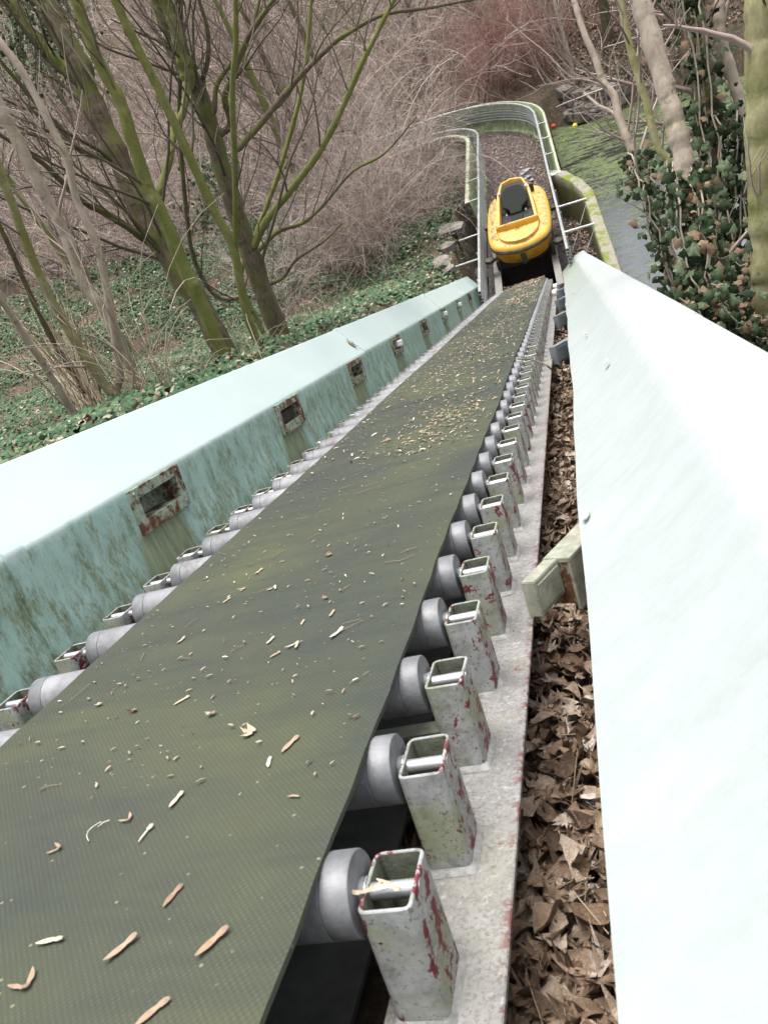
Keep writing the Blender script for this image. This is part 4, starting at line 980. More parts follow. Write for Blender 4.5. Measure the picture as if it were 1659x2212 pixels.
# ------------------------------------------------------------------ rocks, balls
def rock(p, r, label, seed, sx=1., sy=1., sz=.7):
    bm = bmesh.new(); bmesh.ops.create_icosphere(bm, subdivisions=2, radius=1)
    rn = random.Random(seed); ph = [rn.uniform(0, 6) for _ in range(6)]
    for v in bm.verts:
        c = v.co.copy(); k = 1 + .16 * math.sin(3 * c.x + ph[0]) + .14 * math.sin(4 * c.y + ph[1]) + .12 * math.sin(5 * c.z + ph[2] + 2 * c.x) + rn.uniform(-.07, .07)
        v.co = Vector((max(-.72, min(.75, c.x * k)) * sx * r * 1.25, max(-.7, min(.78, c.y * k)) * sy * r * 1.25, max(-.7, min(.66, c.z * k)) * sz * r * 1.25))
    me = bpy.data.meshes.new('rock'); bm.to_mesh(me); bm.free(); me.materials.append(MT['rock']); o = link('rock', me)
    o.location = tuple(p); o.rotation_euler = (rn.uniform(-.2, .2), rn.uniform(-.2, .2), rn.uniform(0, 6)); return o
k = 0
for (u, v_, y_, r_, lab) in ((985, 440, 18.9, .30, 'reddish rock at the top of the pile left of the boat'), (968, 470, 18.2, .30, 'flat brown rock in the pile left of the guard rail'), (985, 455, 18.6, .26, 'brown rock wedged between two larger ones left of the channel'),
                            (948, 545, 16.3, .26, 'pale flat rock in the ivy, lowest of the pile left of the rail'), (962, 560, 16.0, .16, 'small orange brown rock below the pale flat one'), (955, 505, 17.3, .24, 'mossy rock half under ivy left of the rail'), (1000, 425, 19.3, .22, 'dark rock touching the end of the pale trough')):
    p = at_y(u, v_, y_); k += 1; p[2] = ground_z(p[0], p[1]) + O[2] + r_ * .12; o = rock(p, r_ * .8, lab, k, 1.3, 1., .55); props(o, lab, 'rock', 'rocks left of the channel')
rn = random.Random(3)
for i in range(70):
    u = rn.uniform(1222, 1345); v_ = 262 - (u - 1222) * .10 - rn.uniform(0, 66); p = hit(u, v_, 22.); p[2] = max(p[2], .02) + rn.uniform(-.05, .06); o = rock(p, rn.uniform(.09, .22), '', 100 + i, 1.2, 1, .8)
    props(o, 'one of many rough grey stones heaped on the far bank of the pond', 'rock', 'stones of the far bank')
for (u, v_, c, nm) in ((1196, 272, (.75, .10, .02), 'red'), (1242, 271, (.80, .70, .03), 'yellow')):
    g = G(nm + '_plastic', .4); g.col(c); p = on_z(u, v_, -8.16)
    o = MB().lathe([(math.cos(a) * -.075, math.sin(a) * .075) for a in np.linspace(0.05, math.pi - .05, 10)], n=16).build('ball', g.m, smooth=True); o.location = tuple(p)
    props(o, f'small {nm} ball floating on the weedy pond by the far bank', 'ball')

# ------------------------------------------------------------------ twigs and trees
def grow(starts, dirs, lens, r0, k=6, droop=0., wander=.22, up=.25):
    """vectorised shoots: returns (m,k,3) points and (m,k) radii"""
    m_ = len(starts); P = np.zeros((m_, k, 3)); P[:, 0] = starts; d = dirs / np.linalg.norm(dirs, axis=1, keepdims=True)
    st = (lens / (k - 1))[:, None]; bend = RNG.normal(0, wander, (m_, 3))
    for i in range(1, k):
        d = d + bend * .35 + RNG.normal(0, wander, (m_, 3)) * .45; d[:, 2] += up * .15 - droop * i / k * .5
        d /= np.linalg.norm(d, axis=1, keepdims=True); P[:, i] = P[:, i - 1] + d * st
    R = np.asarray(r0).reshape(-1, 1) * np.linspace(1, .35, k)[None]; return P, np.broadcast_to(R, (m_, k)).copy()
def children_of(P, R, n, lo=.15, hi=.95, spread=.8, along=.7, upb=.2):
    m_, k, _ = P.shape; i = RNG.integers(0, m_, n); u = RNG.uniform(lo, hi, n) * (k - 1); j = np.minimum(u.astype(int), k - 2); f = (u - j)[:, None]
    s = P[i, j] * (1 - f) + P[i, j + 1] * f; d = P[i, j + 1] - P[i, j]; d /= np.linalg.norm(d, axis=1, keepdims=True) + 1e-9
    v = RNG.normal(0, 1, (n, 3)); v -= (v * d).sum(1)[:, None] * d; v /= np.linalg.norm(v, axis=1, keepdims=True) + 1e-9
    dd = d * along + v * spread; dd[:, 2] += upb; rr = R[i, j]; return s, dd, rr
def stem_world(path, ys, scale_r, rad, n):
    """main stem given as picture points with a depth along the way"""
    pts = [at_y(u, v, y) for (u, v), y in zip(path, ys)]; C_ = catmull(pts, n); return C_
def tree(name, label, cat, stems, bark, twigspec, mt_twig, group=None, extra=None, tint=(.5, .2)):
    """stems: list of (path, y0, y1, px_r0, px_r1, material)"""
    base = None; made = []
    for (path, y0, y1, r0_, r1_, mt, nm) in stems:
        L = np.concatenate([[0], np.cumsum(np.hypot(*np.diff(np.array(path, float), axis=0).T))]); L /= L[-1]
        ys = y0 + (y1 - y0) * L; C_ = stem_world(path, ys, 1, 1, max(30, 9 * len(path)))
        dist = np.linalg.norm(C_ - O, axis=1); u = np.linspace(0, 1, len(C_)); R = (r0_ * (1 - u) + r1_ * u) * dist / FPX
        R = R * (1 + .04 * np.sin(np.arange(len(C_)) * .7 + r0_) + RNG.normal(0, .015, len(C_)))
        wob = np.cumsum(RNG.normal(0, 1, C_.shape), 0); wob -= np.linspace(0, 1, len(C_))[:, None] * wob[-1]; C_ = C_ + wob * R[:, None] * .018
        # carry the stem on above the picture and down into the ground
        d0 = C_[1] - C_[0]; d0 /= np.linalg.norm(d0)
        if nm == 'trunk':
            gz = ground_z(C_[0][0], C_[0][1]) + O[2]
            if C_[0][2] > gz - .1: C_ = np.vstack([[C_[0][0] - d0[0] * .15, C_[0][1] - d0[1] * .15, gz - .25], C_]); R = np.r_[R[0] * 1.15, R]
        else:
            C_ = np.vstack([C_[0] - d0 * R[0] * 1.5, C_]); R = np.r_[R[0] * .35, R]
        if path[-1][1] < 30 or path[-1][0] < 30:
            dd = C_[-1] - C_[-4]; dd /= np.linalg.norm(dd); e = C_[-1]
            for q in range(1, 6): C_ = np.vstack([C_, e + dd * q * .5 + np.array([.03 * q, 0, .02 * q * q])]); R = np.r_[R, R[-1] * .85]
        e = C_[-1] + (C_[-1] - C_[-2]) * .05; C_ = np.vstack([C_, e]); R = np.r_[R, R[-1] * .2]
        made.append((C_, R, mt, nm))
    base = made[0][0][0].copy(); root = empty(name, label, cat, tuple(base), group)
    for C_, R, mt, nm in made:
        v, f = tubes((C_ - base)[None], R[None], 12)
        # knots and buds
        rr_ = np.repeat(R, 12)[:, None]; ax_ = np.repeat(C_ - base, 12, 0); v = v + RNG.normal(0, .03, v.shape) * rr_
        for q in RNG.integers(24, max(25, len(v) - 24), max(2, len(R) // 8)):                    # knots and branch scars
            w_ = np.exp(-(np.linalg.norm(v - v[q], axis=1) / (rr_[:, 0] * .75)) ** 2)[:, None]; v = v + (v - ax_) * w_ * RNG.uniform(.10, .24)
        mesh_obj(nm, v, f, mt, root, smooth=True)
    Ps, Rs = [], []
    for (C_, R, mt, nm), (n1, l1, n2, l2, n3, l3) in zip(made, twigspec):
        if n1 == 0: continue
        C2 = catmull(C_, 24)[None]; R2 = np.interp(np.linspace(0, 1, 24), np.linspace(0, 1, len(R)), R)[None]
        s, d, rr = children_of(C2, R2, n1, .12, .98, .75, .75, .3); P1, R1 = grow(s, d, RNG.uniform(.5, 1.2, n1) * l1, np.clip(rr * .32, .004, .022), 9, 0, .20, .4)
        Ps.append((P1, R1))
        s, d, rr = children_of(P1, R1, n2, .15, .98, .7, .8, .25); P2, R2_ = grow(s, d, RNG.uniform(.4, 1.2, n2) * l2, np.clip(rr * .6, .0022, .01), 7, 0, .18, .3); Ps.append((P2, R2_))
        if n3:
            s, d, rr = children_of(P2, R2_, n3, .15, .98, .6, .8, .2); P3, R3 = grow(s, d, RNG.uniform(.4, 1.2, n3) * l3, np.clip(rr * .6, .0016, .006), 5, 0, .16, .3); Ps.append((P3, R3))
    if Ps:
        Vs, Fs, Ts = [], [], []; k = 0
        for P_, R_a in Ps:
            v, f = tubes(P_ - base, R_a, 4 if P_.shape[1] > 7 else 3); Vs.append(v); Fs.append(f + k); k += len(v); tn = np.clip(RNG.normal(tint[0], tint[1], P_.shape[0]), 0, 1); Ts.append(np.repeat(tn, len(v) // P_.shape[0]))
        o = mesh_obj('twigs', np.vstack(Vs), np.vstack(Fs), mt_twig, root, tint=np.concatenate(Ts), smooth=True); o['kind'] = 'stuff'
    return root, made, base
bd, bg_, bp, br_ = MT['barkd'], MT['barkg'], MT['barkp'], MT['barkr']
tree('mossy_tree', 'leafless tree with thick dark trunk and bright green stems, nearest behind the left wall', 'tree', [
    ([(507, 800), (425, 645), (350, 530), (300, 440), (250, 325), (200, 225), (170, 135), (130, 65), (95, 0)], 7.6, 8.9, 24, 18, bd, 'trunk'),
    ([(492, 785), (435, 655), (400, 580), (360, 480), (320, 400), (290, 310), (260, 215), (235, 170), (200, 100), (165, 0)], 7.3, 7.9, 15, 10, bg_, 'stem'),
    ([(572, 775), (530, 665), (505, 540), (460, 450), (420, 360), (370, 250), (325, 155), (280, 65), (250, 0)], 7.7, 8.3, 9, 8, bg_, 'stem'),
    ([(508, 560), (510, 500), (508, 350), (502, 200), (510, 100), (509, 0)], 7.9, 7.6, 6.5, 5, bg_, 'stem'),
    ([(345, 540), (290, 500), (230, 460), (180, 435), (90, 350), (0, 290)], 8.2, 7.0, 8, 3.5, bd, 'limb'),
    ([(245, 340), (205, 335), (170, 320), (120, 265), (60, 200), (0, 130)], 8.5, 8.2, 7, 3.5, bd, 'limb'),
    ([(175, 170), (130, 135), (95, 100), (55, 50), (20, 0)], 8.8, 9.0, 10, 7, bg_, 'limb'),
    ([(342, 420), (365, 350), (378, 280), (396, 240), (402, 200), (401, 165)], 8.4, 9.3, 7, 7, bg_, 'limb'),
], bd, [(14, 2.2, 70, .9, 150, .4), (7, 1.6, 40, .7, 80, .35), (6, 1.6, 40, .7, 80, .3), (5, 1.3, 30, .6, 60, .3), (8, 1.2, 30, .6, 50, .3), (8, 1.2, 30, .6, 50, .3), (5, 1.2, 20, .6, 40, .3), (0,) * 6], MT['twigd'])
tree('mossy_tree', 'leafless dark tree with long branches reaching right over the thicket, second behind the left wall', 'tree', [
    ([(625, 765), (575, 640), (540, 540), (520, 485), (475, 350), (450, 260), (425, 190), (405, 150), (385, 100), (360, 50), (345, 0)], 8.8, 9.6, 21, 13, bd, 'trunk'),
    ([(405, 165), (395, 120), (380, 60), (358, 0)], 9.3, 9.4, 14, 12, bg_, 'stem'),
    ([(548, 530), (580, 470), (640, 395), (700, 310), (745, 220), (780, 140), (820, 60), (850, 0)], 9.0, 9.6, 8, 4, bg_, 'limb'),
    ([(515, 320), (560, 270), (630, 185), (710, 100), (760, 65), (830, 30), (930, 15)], 9.0, 10.0, 6.5, 3, bd, 'limb'),
    ([(475, 290), (498, 265), (485, 210), (500, 170), (530, 90), (575, 20), (590, 0)], 9.3, 9.0, 7, 4, bd, 'limb'),
    ([(440, 165), (450, 120), (448, 60), (430, 0)], 9.4, 9.4, 5, 3, bd, 'limb'),
    ([(463, 240), (470, 180), (510, 120), (545, 60), (560, 0)], 9.2, 9.5, 5, 3, bd, 'limb'),
    ([(555, 545), (600, 500), (655, 480), (700, 440), (760, 370), (830, 330), (900, 250)], 9.1, 10.5, 5, 2, bd, 'limb'),
    ([(565, 620), (610, 600), (640, 560), (700, 520), (740, 480)], 9.0, 9.4, 4, 2, bd, 'limb'),
], bd, [(10, 2.0, 60, .9, 120, .4), (4, 1.2, 20, .6, 30, .3), (10, 1.2, 50, .7, 90, .35), (10, 1.3, 50, .7, 90, .35), (8, 1.2, 40, .7, 60, .3), (4, 1., 20, .5, 0, 0), (4, 1., 20, .5, 0, 0), (8, 1., 40, .6, 70, .3), (5, .8, 20, .5, 0, 0)], MT['twigd'])
tree('hazel_tree', 'pale brown young tree with slender stems leaning over the ivy at far left', 'tree', [
    ([(318, 880), (288, 809), (258, 734), (222, 668), (180, 608), (150, 530), (125, 475), (90, 410), (30, 290), (0, 230)], 6.4, 7.0, 11, 11, bp, 'trunk'),
    ([(259, 905), (252, 845), (259, 803), (246, 707), (228, 608), (210, 530), (165, 425), (145, 340), (110, 270), (45, 150), (0, 90)], 5.9, 6.6, 8.5, 6.5, bp, 'stem'),
    ([(252, 855), (234, 840), (180, 761), (129, 680), (99, 620), (63, 539), (30, 450), (0, 370)], 5.9, 6.0, 10, 8, br_, 'stem'),
    ([(188, 935), (135, 854), (84, 770), (39, 704), (0, 645)], 5.6, 5.5, 7.5, 6.5, bp, 'stem'),
    ([(231, 915), (150, 794), (102, 710), (63, 629), (24, 539), (0, 490)], 6.1, 6.0, 6, 4.5, bd, 'stem'),
], bp, [(4, 1.3, 16, .6, 14, .3), (4, 1.2, 14, .6, 12, .3), (4, 1., 12, .5, 10, .3), (2, .9, 6, .5, 0, 0), (4, 1., 14, .5, 10, .3)], MT['twig'], tint=(.45, .2))
tree('sapling', 'thin dark bare sapling between the two mossy trees', 'tree', [
    ([(585, 755), (560, 700), (520, 600), (555, 500), (600, 380), (650, 200), (668, 60), (672, 0)], 9.6, 10.5, 6, 3.5, bg_, 'trunk'),
    ([(535, 640), (470, 640), (420, 560), (400, 430), (388, 250), (392, 100), (390, 0)], 9.8, 9.4, 5, 4, bd, 'stem')], bd, [(12, 1.8, 60, .9, 100, .4), (10, 1.4, 50, .7, 70, .35)], MT['twigd'])
# trees to the right of the ramp
tree('pale_tree', 'smooth pale grey brown trunk leaning left, its foot wrapped in ivy right of the ramp', 'tree', [
    ([(1545, 730), (1530, 641), (1516, 557), (1499, 456), (1489, 405), (1479, 354), (1469, 294), (1452, 236), (1432, 169), (1405, 68), (1383, 0)], 4.3, 5.3, 17, 18, bp, 'trunk'),
    ([(1456, 355), (1425, 321), (1408, 270), (1395, 216), (1378, 162), (1357, 84), (1341, 0)], 5.1, 5.6, 7.5, 6.5, br_, 'stem'),
    ([(1500, 470), (1530, 500), (1552, 600), (1560, 690)], 4.8, 4.5, 8, 7, br_, 'limb')], bp, [(3, .5, 8, .3, 0, 0), (5, .5, 14, .3, 0, 0), (0,) * 6], MT['twig'])
tree('leaning_sapling', 'slim brown stem with ivy on its lower half, leaning left in front of the pond', 'tree', [
    ([(1490, 690), (1455, 590), (1420, 480), (1383, 385), (1369, 333), (1355, 298), (1337, 252), (1327, 207), (1302, 175), (1288, 130), (1262, 70), (1240, 0)], 5.2, 6.4, 11, 5, bp, 'trunk'),
    ([(1335, 250), (1312, 236), (1290, 225), (1262, 200)], 6.1, 6.4, 4, 2, bp, 'limb'),
    ([(1372, 335), (1340, 300), (1310, 255), (1295, 200)], 5.9, 6.5, 3.5, 2, bd, 'limb')], bp, [(9, .9, 36, .5, 50, .2), (3, .5, 10, .3, 0, 0), (3, .5, 10, .3, 0, 0)], MT['twig'])
tree('green_tree', 'thick greenish trunk cut by the right border of the photo', 'tree', [
    ([(1668, 640), (1662, 540), (1656, 420), (1652, 280), (1650, 140), (1652, 0)], 4.2, 4.6, 34, 32, br_, 'trunk')], br_, [(5, .7, 14, .4, 20, .2)], MT['twig'])
tree('slim_tree', 'slim grey brown trunk in the background between the ivy column and green trunk', 'tree', [
    ([(1612, 300), (1600, 228), (1582, 157), (1561, 98), (1554, 40), (1554, 0)], 6.0, 6.4, 10, 9, bp, 'trunk'),
    ([(1592, 180), (1530, 120), (1525, 60), (1523, 0)], 6.2, 6.3, 6, 5, bp, 'stem')], bp, [(6, .9, 20, .5, 20, .3), (4, .6, 10, .4, 0, 0)], MT['twig'])
# trees on the far bank
tree('far_tree', 'dark thick leaning trunk on the far bank behind the red bush', 'tree', [
    ([(1262, 215), (1235, 150), (1211, 88), (1190, 40), (1173, 0)], 28.5, 29.5, 14, 13, bd, 'trunk'), ([(1211, 88), (1180, 60), (1150, 0)], 29, 29.3, 5, 3, bd, 'limb')], bd, [(14, 2.5, 80, 1.2, 120, .6), (6, 1.6, 30, .8, 0, 0)], MT['twig'])
tree('far_tree', 'thin pale curved tree rising from the stones of the far bank', 'tree', [
    ([(1269, 264), (1255, 250), (1243, 189), (1225, 105), (1210, 50), (1197, 0)], 25.6, 26.6, 4.5, 3, bp, 'trunk')], bp, [(14, 1.8, 90, .9, 160, .4)], MT['twig'])
tree('far_tree', 'grey brown tree arching over the top of the thicket left of the red bush', 'tree', [
    ([(1100, 150), (1075, 90), (1045, 40), (1010, 0)], 30, 31, 9, 8, bd, 'trunk')], bd, [(12, 2.5, 60, 1.2, 120, .6)], MT['twig'])
rn = random.Random(11)
for i, (u, v_, y_, lab) in enumerate(((620, 330, 21, 'slim mossy trunk deep in the thicket, leftmost of three'), (700, 420, 24, 'dark trunk standing in the thicket, middle of three'), (760, 330, 28, 'faint trunk in the thicket, rightmost of three'),
                                     (60, 420, 17, 'green stained trunk behind the hazel at far left'), (200, 300, 20, 'pale green trunk in the background between the left stems'), (1330, 170, 27, 'leaning bare tree above the far bank stones'), (1430, 150, 26, 'bare tree beyond the pond behind the pale trunk'),
                                     (930, 170, 33, 'thin tree far behind the bend of the channel'), (420, 180, 27, 'grey tree far behind the green stems'), (130, 200, 30, 'distant trunk in the top left corner'))):
    p = at_y(u, v_, y_); gz = ground_z(p[0], p[1]) + O[2]; b = np.array([p[0], p[1], gz - .2]); H = rn.uniform(6, 9); lean = rn.uniform(-.35, .1)
    C_ = catmull([b, b + (lean * .4, .1, H * .3), b + (lean * 1.5, .3, H * .65), b + (lean * 3.2, .4, H)], 20); R = np.linspace(rn.uniform(.10, .17), .03, 20)
    root = empty('background_tree', lab, 'tree', tuple(b)); v, f = tubes((C_ - b)[None], R[None], 9); mesh_obj('trunk', v, f, bg_ if i in (0, 3, 4) else bd, root, smooth=True)
    s, d, rr = children_of(C_[None], R[None], 26, .2, .98, .8, .7, .35); P1, R1 = grow(s, d, RNG.uniform(.6, 1.3, 26) * 2.2, np.clip(rr * .4, .01, .04), 8, 0, .2, .4)
    s, d, rr = children_of(P1, R1, 200, .1, .98, .7, .8, .2); P2, R2 = grow(s, d, RNG.uniform(.5, 1.2, 200) * 1.1, np.clip(rr * .5, .005, .014), 6, 0, .2, .3)
    s, d, rr = children_of(P2, R2, 420, .1, .98, .7, .8, .1); P3, R3 = grow(s, d, RNG.uniform(.5, 1.2, 420) * .6, np.full(420, .005), 4, 0, .2, .3)
    Vs, Fs = [], []; k = 0
    for P_, R_a in ((P1, R1), (P2, R2), (P3, R3)): v, f = tubes(P_ - b, R_a, 3); Vs.append(v); Fs.append(f + k); k += len(v)
    o = mesh_obj('crown', np.vstack(Vs), np.vstack(Fs), MT['twig'], root, tint=np.full(k, .35)); o['kind'] = 'stuff'

# ------------------------------------------------------------------ thickets
def thicket(name, label, base_xy, h, r0, n2, n3, mt, tint, lean=.5, kind='stuff', per=None, loc=None, l2=1.0, l3=.55, l4=0, n4=0):
    m_ = len(base_xy); bz = ground_z(base_xy[:, 0], base_xy[:, 1]); s = np.c_[base_xy, bz - .05 + O[2]]
    d = np.c_[RNG.normal(0, lean, m_), RNG.normal(0, lean, m_), np.ones(m_)]
    P1, R1 = grow(s, d, h * RNG.uniform(.6, 1.25, m_), RNG.uniform(.7, 1.3, m_) * r0, 9, .55, .16, 0)
    s, d, rr = children_of(P1, R1, n2, .25, .98, .9, .6, .15); P2, R2 = grow(s, d, l2 * RNG.uniform(.4, 1.3, n2), np.clip(rr * .6, .0035, .02), 6, .3, .22, .1)
    s, d, rr = children_of(P2, R2, n3, .1, .98, .9, .6, .05); P3, R3 = grow(s, d, l3 * RNG.uniform(.4, 1.3, n3), np.clip(rr * .65, .003, .012), 4, .2, .22, .1)
    Vs, Fs, Ts = [], [], []; k = 0; base = s.mean(0) if loc is None else np.array(loc)
    for P_, R_a, dt in ((P1, R1, 0), (P2, R2, .05), (P3, R3, .1)):
        v, f = tubes(P_ - base, R_a, 3); Vs.append(v); Fs.append(f + k); k += len(v); tn = np.clip(RNG.normal(tint + dt, .28, P_.shape[0]), 0, 1); Ts.append(np.repeat(tn, len(v) // P_.shape[0]))
    o = mesh_obj(name, np.vstack(Vs), np.vstack(Fs), mt, tint=np.concatenate(Ts)); o.location = tuple(base); return o
def region(n, fn, x0, x1, y0, y1):
    out = np.zeros((0, 2))
    while len(out) < n:
        p = np.c_[RNG.uniform(x0, x1, n), RNG.uniform(y0, y1, n)]; p = p[fn(p[:, 0], p[:, 1])]; out = np.vstack([out, p])
    return out[:n]
front = lambda x, y: (y > 20.0 + .62 * np.clip(-3.0 - x, 0, 8)) & (x < -3.1 - .25 * (22 - y)) & (y < 24.0)
o = thicket('bramble_thicket', '', region(900, lambda x, y: front(x, y) | ((x < -4.2) & (y >= 24) & (y < 29)) , -17, -2.9, 20, 29), 3.6, .0135, 8000, 9000, MT['twig'], .55, .48); props(o, 'tangled mass of bare pinkish brown twigs filling the left background', kind='stuff')
o = thicket('bramble_thicket', '', region(650, lambda x, y: (y > 27.2) & ((x < -.2) | (y > 33)), -26, 1.5, 27, 42), 4.6, .021, 7000, 8000, MT['twig'], .55, .4, l2=1.5, l3=.9); props(o, 'far thicket of bare twigs behind the bend of the channel', kind='stuff')
o = thicket('bramble_thicket', '', region(260, lambda x, y: y > 27.5 - .2 * x, 1.5, 14, 26.5, 42), 4.2, .018, 4200, 5000, MT['twig'], .42, .35, l2=1.4, l3=.8); props(o, 'bare twiggy scrub covering the bank beyond the pond', kind='stuff')
o = thicket('far_scrub', '', region(300, lambda x, y: y > 0, -45, 20, 42, 62), 6.5, .03, 4500, 6000, MT['twig'], .5, .3, l2=2.6, l3=1.6); props(o, 'distant bare woodland fading up the slope', kind='stuff')
o = thicket('red_bush', '', region(120, lambda x, y: np.hypot(x - .15, y - 28.3) < 1.5, -2, 2.4, 26, 31), 2.9, .010, 2800, 5200, MT['twigr'], .5, .40, l2=.9, l3=.5, loc=(.15, 28.3, .8)); props(o, 'dense dark red twigged bush behind the bend of the channel', 'bush')
o = thicket('arching_shrub', '', region(60, lambda x, y: np.hypot(x + 4.4, y - 19.2) < .6, -5.5, -3.5, 17.5, 20.5), 3.0, .011, 1400, 2600, MT['twig'], .40, .75, l2=.9, l3=.5, loc=(-4.4, 19.2, .7)); props(o, 'brown twiggy shrub arching over the ivy just left of the rocks', 'bush')
o = thicket('arching_shrub', '', region(45, lambda x, y: np.hypot(x + 3.3, y - 21.3) < .5, -5, -2.6, 19.5, 22.5), 2.0, .010, 1200, 2400, MT['twig'], .38, .85, l2=.9, l3=.5, loc=(-3.3, 21.3, .7)); props(o, 'brown twiggy shrub hanging against the left trough side', 'bush')
o = thicket('hazel_shoots', '', region(40, lambda x, y: np.hypot((x + 3.75), (y - 5.9)) < .34, -5, -2.4, 5.2, 7), 1.8, .006, 16, 6, MT['stalk'], .62, .30, l2=.4, l3=.3, loc=(-3.6, 6.1, 5.2)); props(o, 'fan of straight pale shoots rising from the ivy at far left', 'shrub')
nsh = 85; B_ = np.array([at_y(rn.uniform(185, 245), rn.uniform(890, 930), rn.uniform(5.6, 6.4)) for _ in range(nsh)]); Tg = np.array([at_y(rn.uniform(-60, 175), rn.uniform(560, 730), rn.uniform(5.6, 7.4)) for _ in range(nsh)])
B_[:, 2] = ground_z(B_[:, 0], B_[:, 1]) + O[2]; D_ = Tg - B_; P, R = grow(B_, D_, np.linalg.norm(D_, axis=1) * RNG.uniform(.6, 1.2, nsh), RNG.uniform(.004, .0085, nsh), 9, .05, .04, 0); b0 = B_.mean(0)
v, f = tubes(P - b0, R, 5); o = mesh_obj('hazel_shoots', v, f, MT['stalk'], tint=np.repeat(np.clip(RNG.normal(.62, .25, nsh), 0, 1), 45), smooth=True); o.location = tuple(b0); props(o, 'sheaf of long straight pale shoots leaning left from the ivy at the far left', 'shrub')
for (u, v_, n1, h_, r_, lab) in ((628, 690, 34, 3.2, .35, 'clump of thin brown canes beside the foot of the second dark tree'), (742, 585, 46, 3.4, .45, 'spreading clump of brown canes in the ivy, left of the middle'),
                                 (835, 560, 40, 3.0, .45, 'spreading brown shrub nearest the wall top in the ivy'), (330, 560, 40, 3.2, .6, 'grey brown canes behind the first mossy tree'), (60, 520, 40, 3.0, .7, 'bushy canes in the background behind the hazel stems')):
    p = hit(u, v_, 4.); b0 = p[:2].copy()
    o = thicket('cane_shrub', '', region(n1, lambda x, y: np.hypot(x - b0[0], y - b0[1]) < r_, b0[0] - 1, b0[0] + 1, b0[1] - 1, b0[1] + 1), h_, .0085, n1 * 12, n1 * 20, MT['twig'], .42, .33, l2=.8, l3=.4, loc=(b0[0], b0[1], p[2])); props(o, lab, 'shrub')
# low dry bramble stems lying over the ivy
n = 1500; xy = np.vstack([region(700, lambda x, y: (x < -2.6), -9, -2.6, 5.5, 16), region(800, lambda x, y: (x < -2.6), -17, -2.6, 14, 23)]); s = np.c_[xy, ground_z(xy[:, 0], xy[:, 1]) + O[2]]; a = RNG.uniform(0, 6.28, n)
P, R = grow(s, np.c_[np.cos(a), np.sin(a), RNG.uniform(.2, 1.1, n)], RNG.uniform(.3, 1.2, n), RNG.uniform(.0025, .005, n), 8, 1.3, .12, 0)
v, f = tubes(P, R, 4); o = mesh_obj('bramble_stems', v, f, MT['stalk'], tint=np.repeat(np.clip(RNG.normal(.5, .22, n), 0, 1), 8 * 4), smooth=True); props(o, 'dry pale bramble stems arching low over the ivy on the left', kind='stuff')

xy = region(90, lambda x, y: (x > 1.1) & (y < 5.3 + 2.6 * np.clip(x - 1.2, 0, 3)), 1.1, 4.5, 3, 10)
o = thicket('bank_twigs', '', xy, 1.6, .008, 700, 900, MT['twig'], .38, .7, l2=.5, l3=.25); props(o, 'tangle of dead twigs on the ivy bank at the right', kind='stuff')
# ------------------------------------------------------------------ ivy
def veined(tn, k, rr_):
    a = np.repeat(tn, k).reshape(-1, k); a[:, 0] += .10; w_ = np.array([0.] + [.09 if r > .8 else -.09 for r in rr_]); return np.clip(a + w_[None] * (a < .88), 0, 1).ravel()
RB = [1., .74, .66, .86, .66, .74, .34, .34, .74, .66, .86, .66, .74]
def ivy_cover(name, label, xy, size, mt, lift=(.02, .13), tilt=.45, big=False, parent=None):
    n = len(xy); P = np.c_[xy, ground_z(xy[:, 0], xy[:, 1]) + O[2] + RNG.uniform(*lift, n)]; tv, tf = ivyleaf(big)
    tv = curl(tv, -.6, -.5, .3); v, f = scatter(tv, tf, P, rots(n, tilt), size * RNG.uniform(.5, 1.25, n) * (1 + .035 * np.clip(xy[:, 1] - 8, 0, 14)))
    cl = vnoise(xy[:, 0], xy[:, 1], 2.2, 8) * .13; tn = np.clip(RNG.normal(.5, .20, n) + cl, 0, .94); tn = np.where(RNG.random(n) < .035, 1., tn)
    o = mesh_obj(name, v, f, mt, tint=veined(tn, len(tv), RB) if big else np.repeat(tn, len(tv))); props(o, label, kind='stuff'); return o
dens = lambda x, y: (x < -2.12) & (vnoise(x, y, .9, 6) + .5 * vnoise(x, y, 2.5, 7) + RNG.uniform(-.5, .5, x.shape) > -.30)
xy = np.vstack([region(34000, dens, -10, -2.1, 2.0, 14), region(16000, dens, -24, -8, 5, 14), region(85000, dens, -24, -2.1, 12.5, 27)])
ivy_cover('ivy_carpet', 'carpet of dark green ivy leaves covering the ground on the left', xy, .066, MT['ivy'])
xy = region(17000, lambda x, y: (x < -2.1) & (vnoise(x, y, 1.1, 9) > -.1), -16, -2.1, 2, 23)
P = np.c_[xy, ground_z(xy[:, 0], xy[:, 1]) + O[2] + RNG.uniform(.02, .11, len(xy))]; litter('leaf_litter', 'pale dead leaves scattered among the ivy on the left', P, .065, .5, MT['litter'])
xy = np.vstack([region(5200, lambda x, y: (x > .7) & (vnoise(x, y, 1.6, 12) > -.25) & (y < 5.3 + 2.6 * np.clip(x - 1.2, 0, 3)), .7, 6, 1.5, 12)])
ivy_cover('ivy_carpet', 'ivy covering the steep bank on the right', xy, .07, MT['ivyb'], (.02, .30), 1.0, True)
xy = region(7500, lambda x, y: (x > .7) & (y < 5.3 + 2.6 * np.clip(x - 1.2, 0, 3)), .7, 6, 1.5, 12); P = np.c_[xy, ground_z(xy[:, 0], xy[:, 1]) + O[2] + RNG.uniform(.0, .16, len(xy))]
litter('leaf_litter', 'brown leaves caught in the ivy of the right bank', P, .055, .8, MT['litter'])
xy = region(6000, lambda x, y: y > 25.3, .8, 8, 25, 31); P = np.c_[xy, ground_z(xy[:, 0], xy[:, 1]) + O[2] + .03]; litter('leaf_litter', 'pale leaf litter on the far bank of the pond', P, .12, .6, MT['litter'])

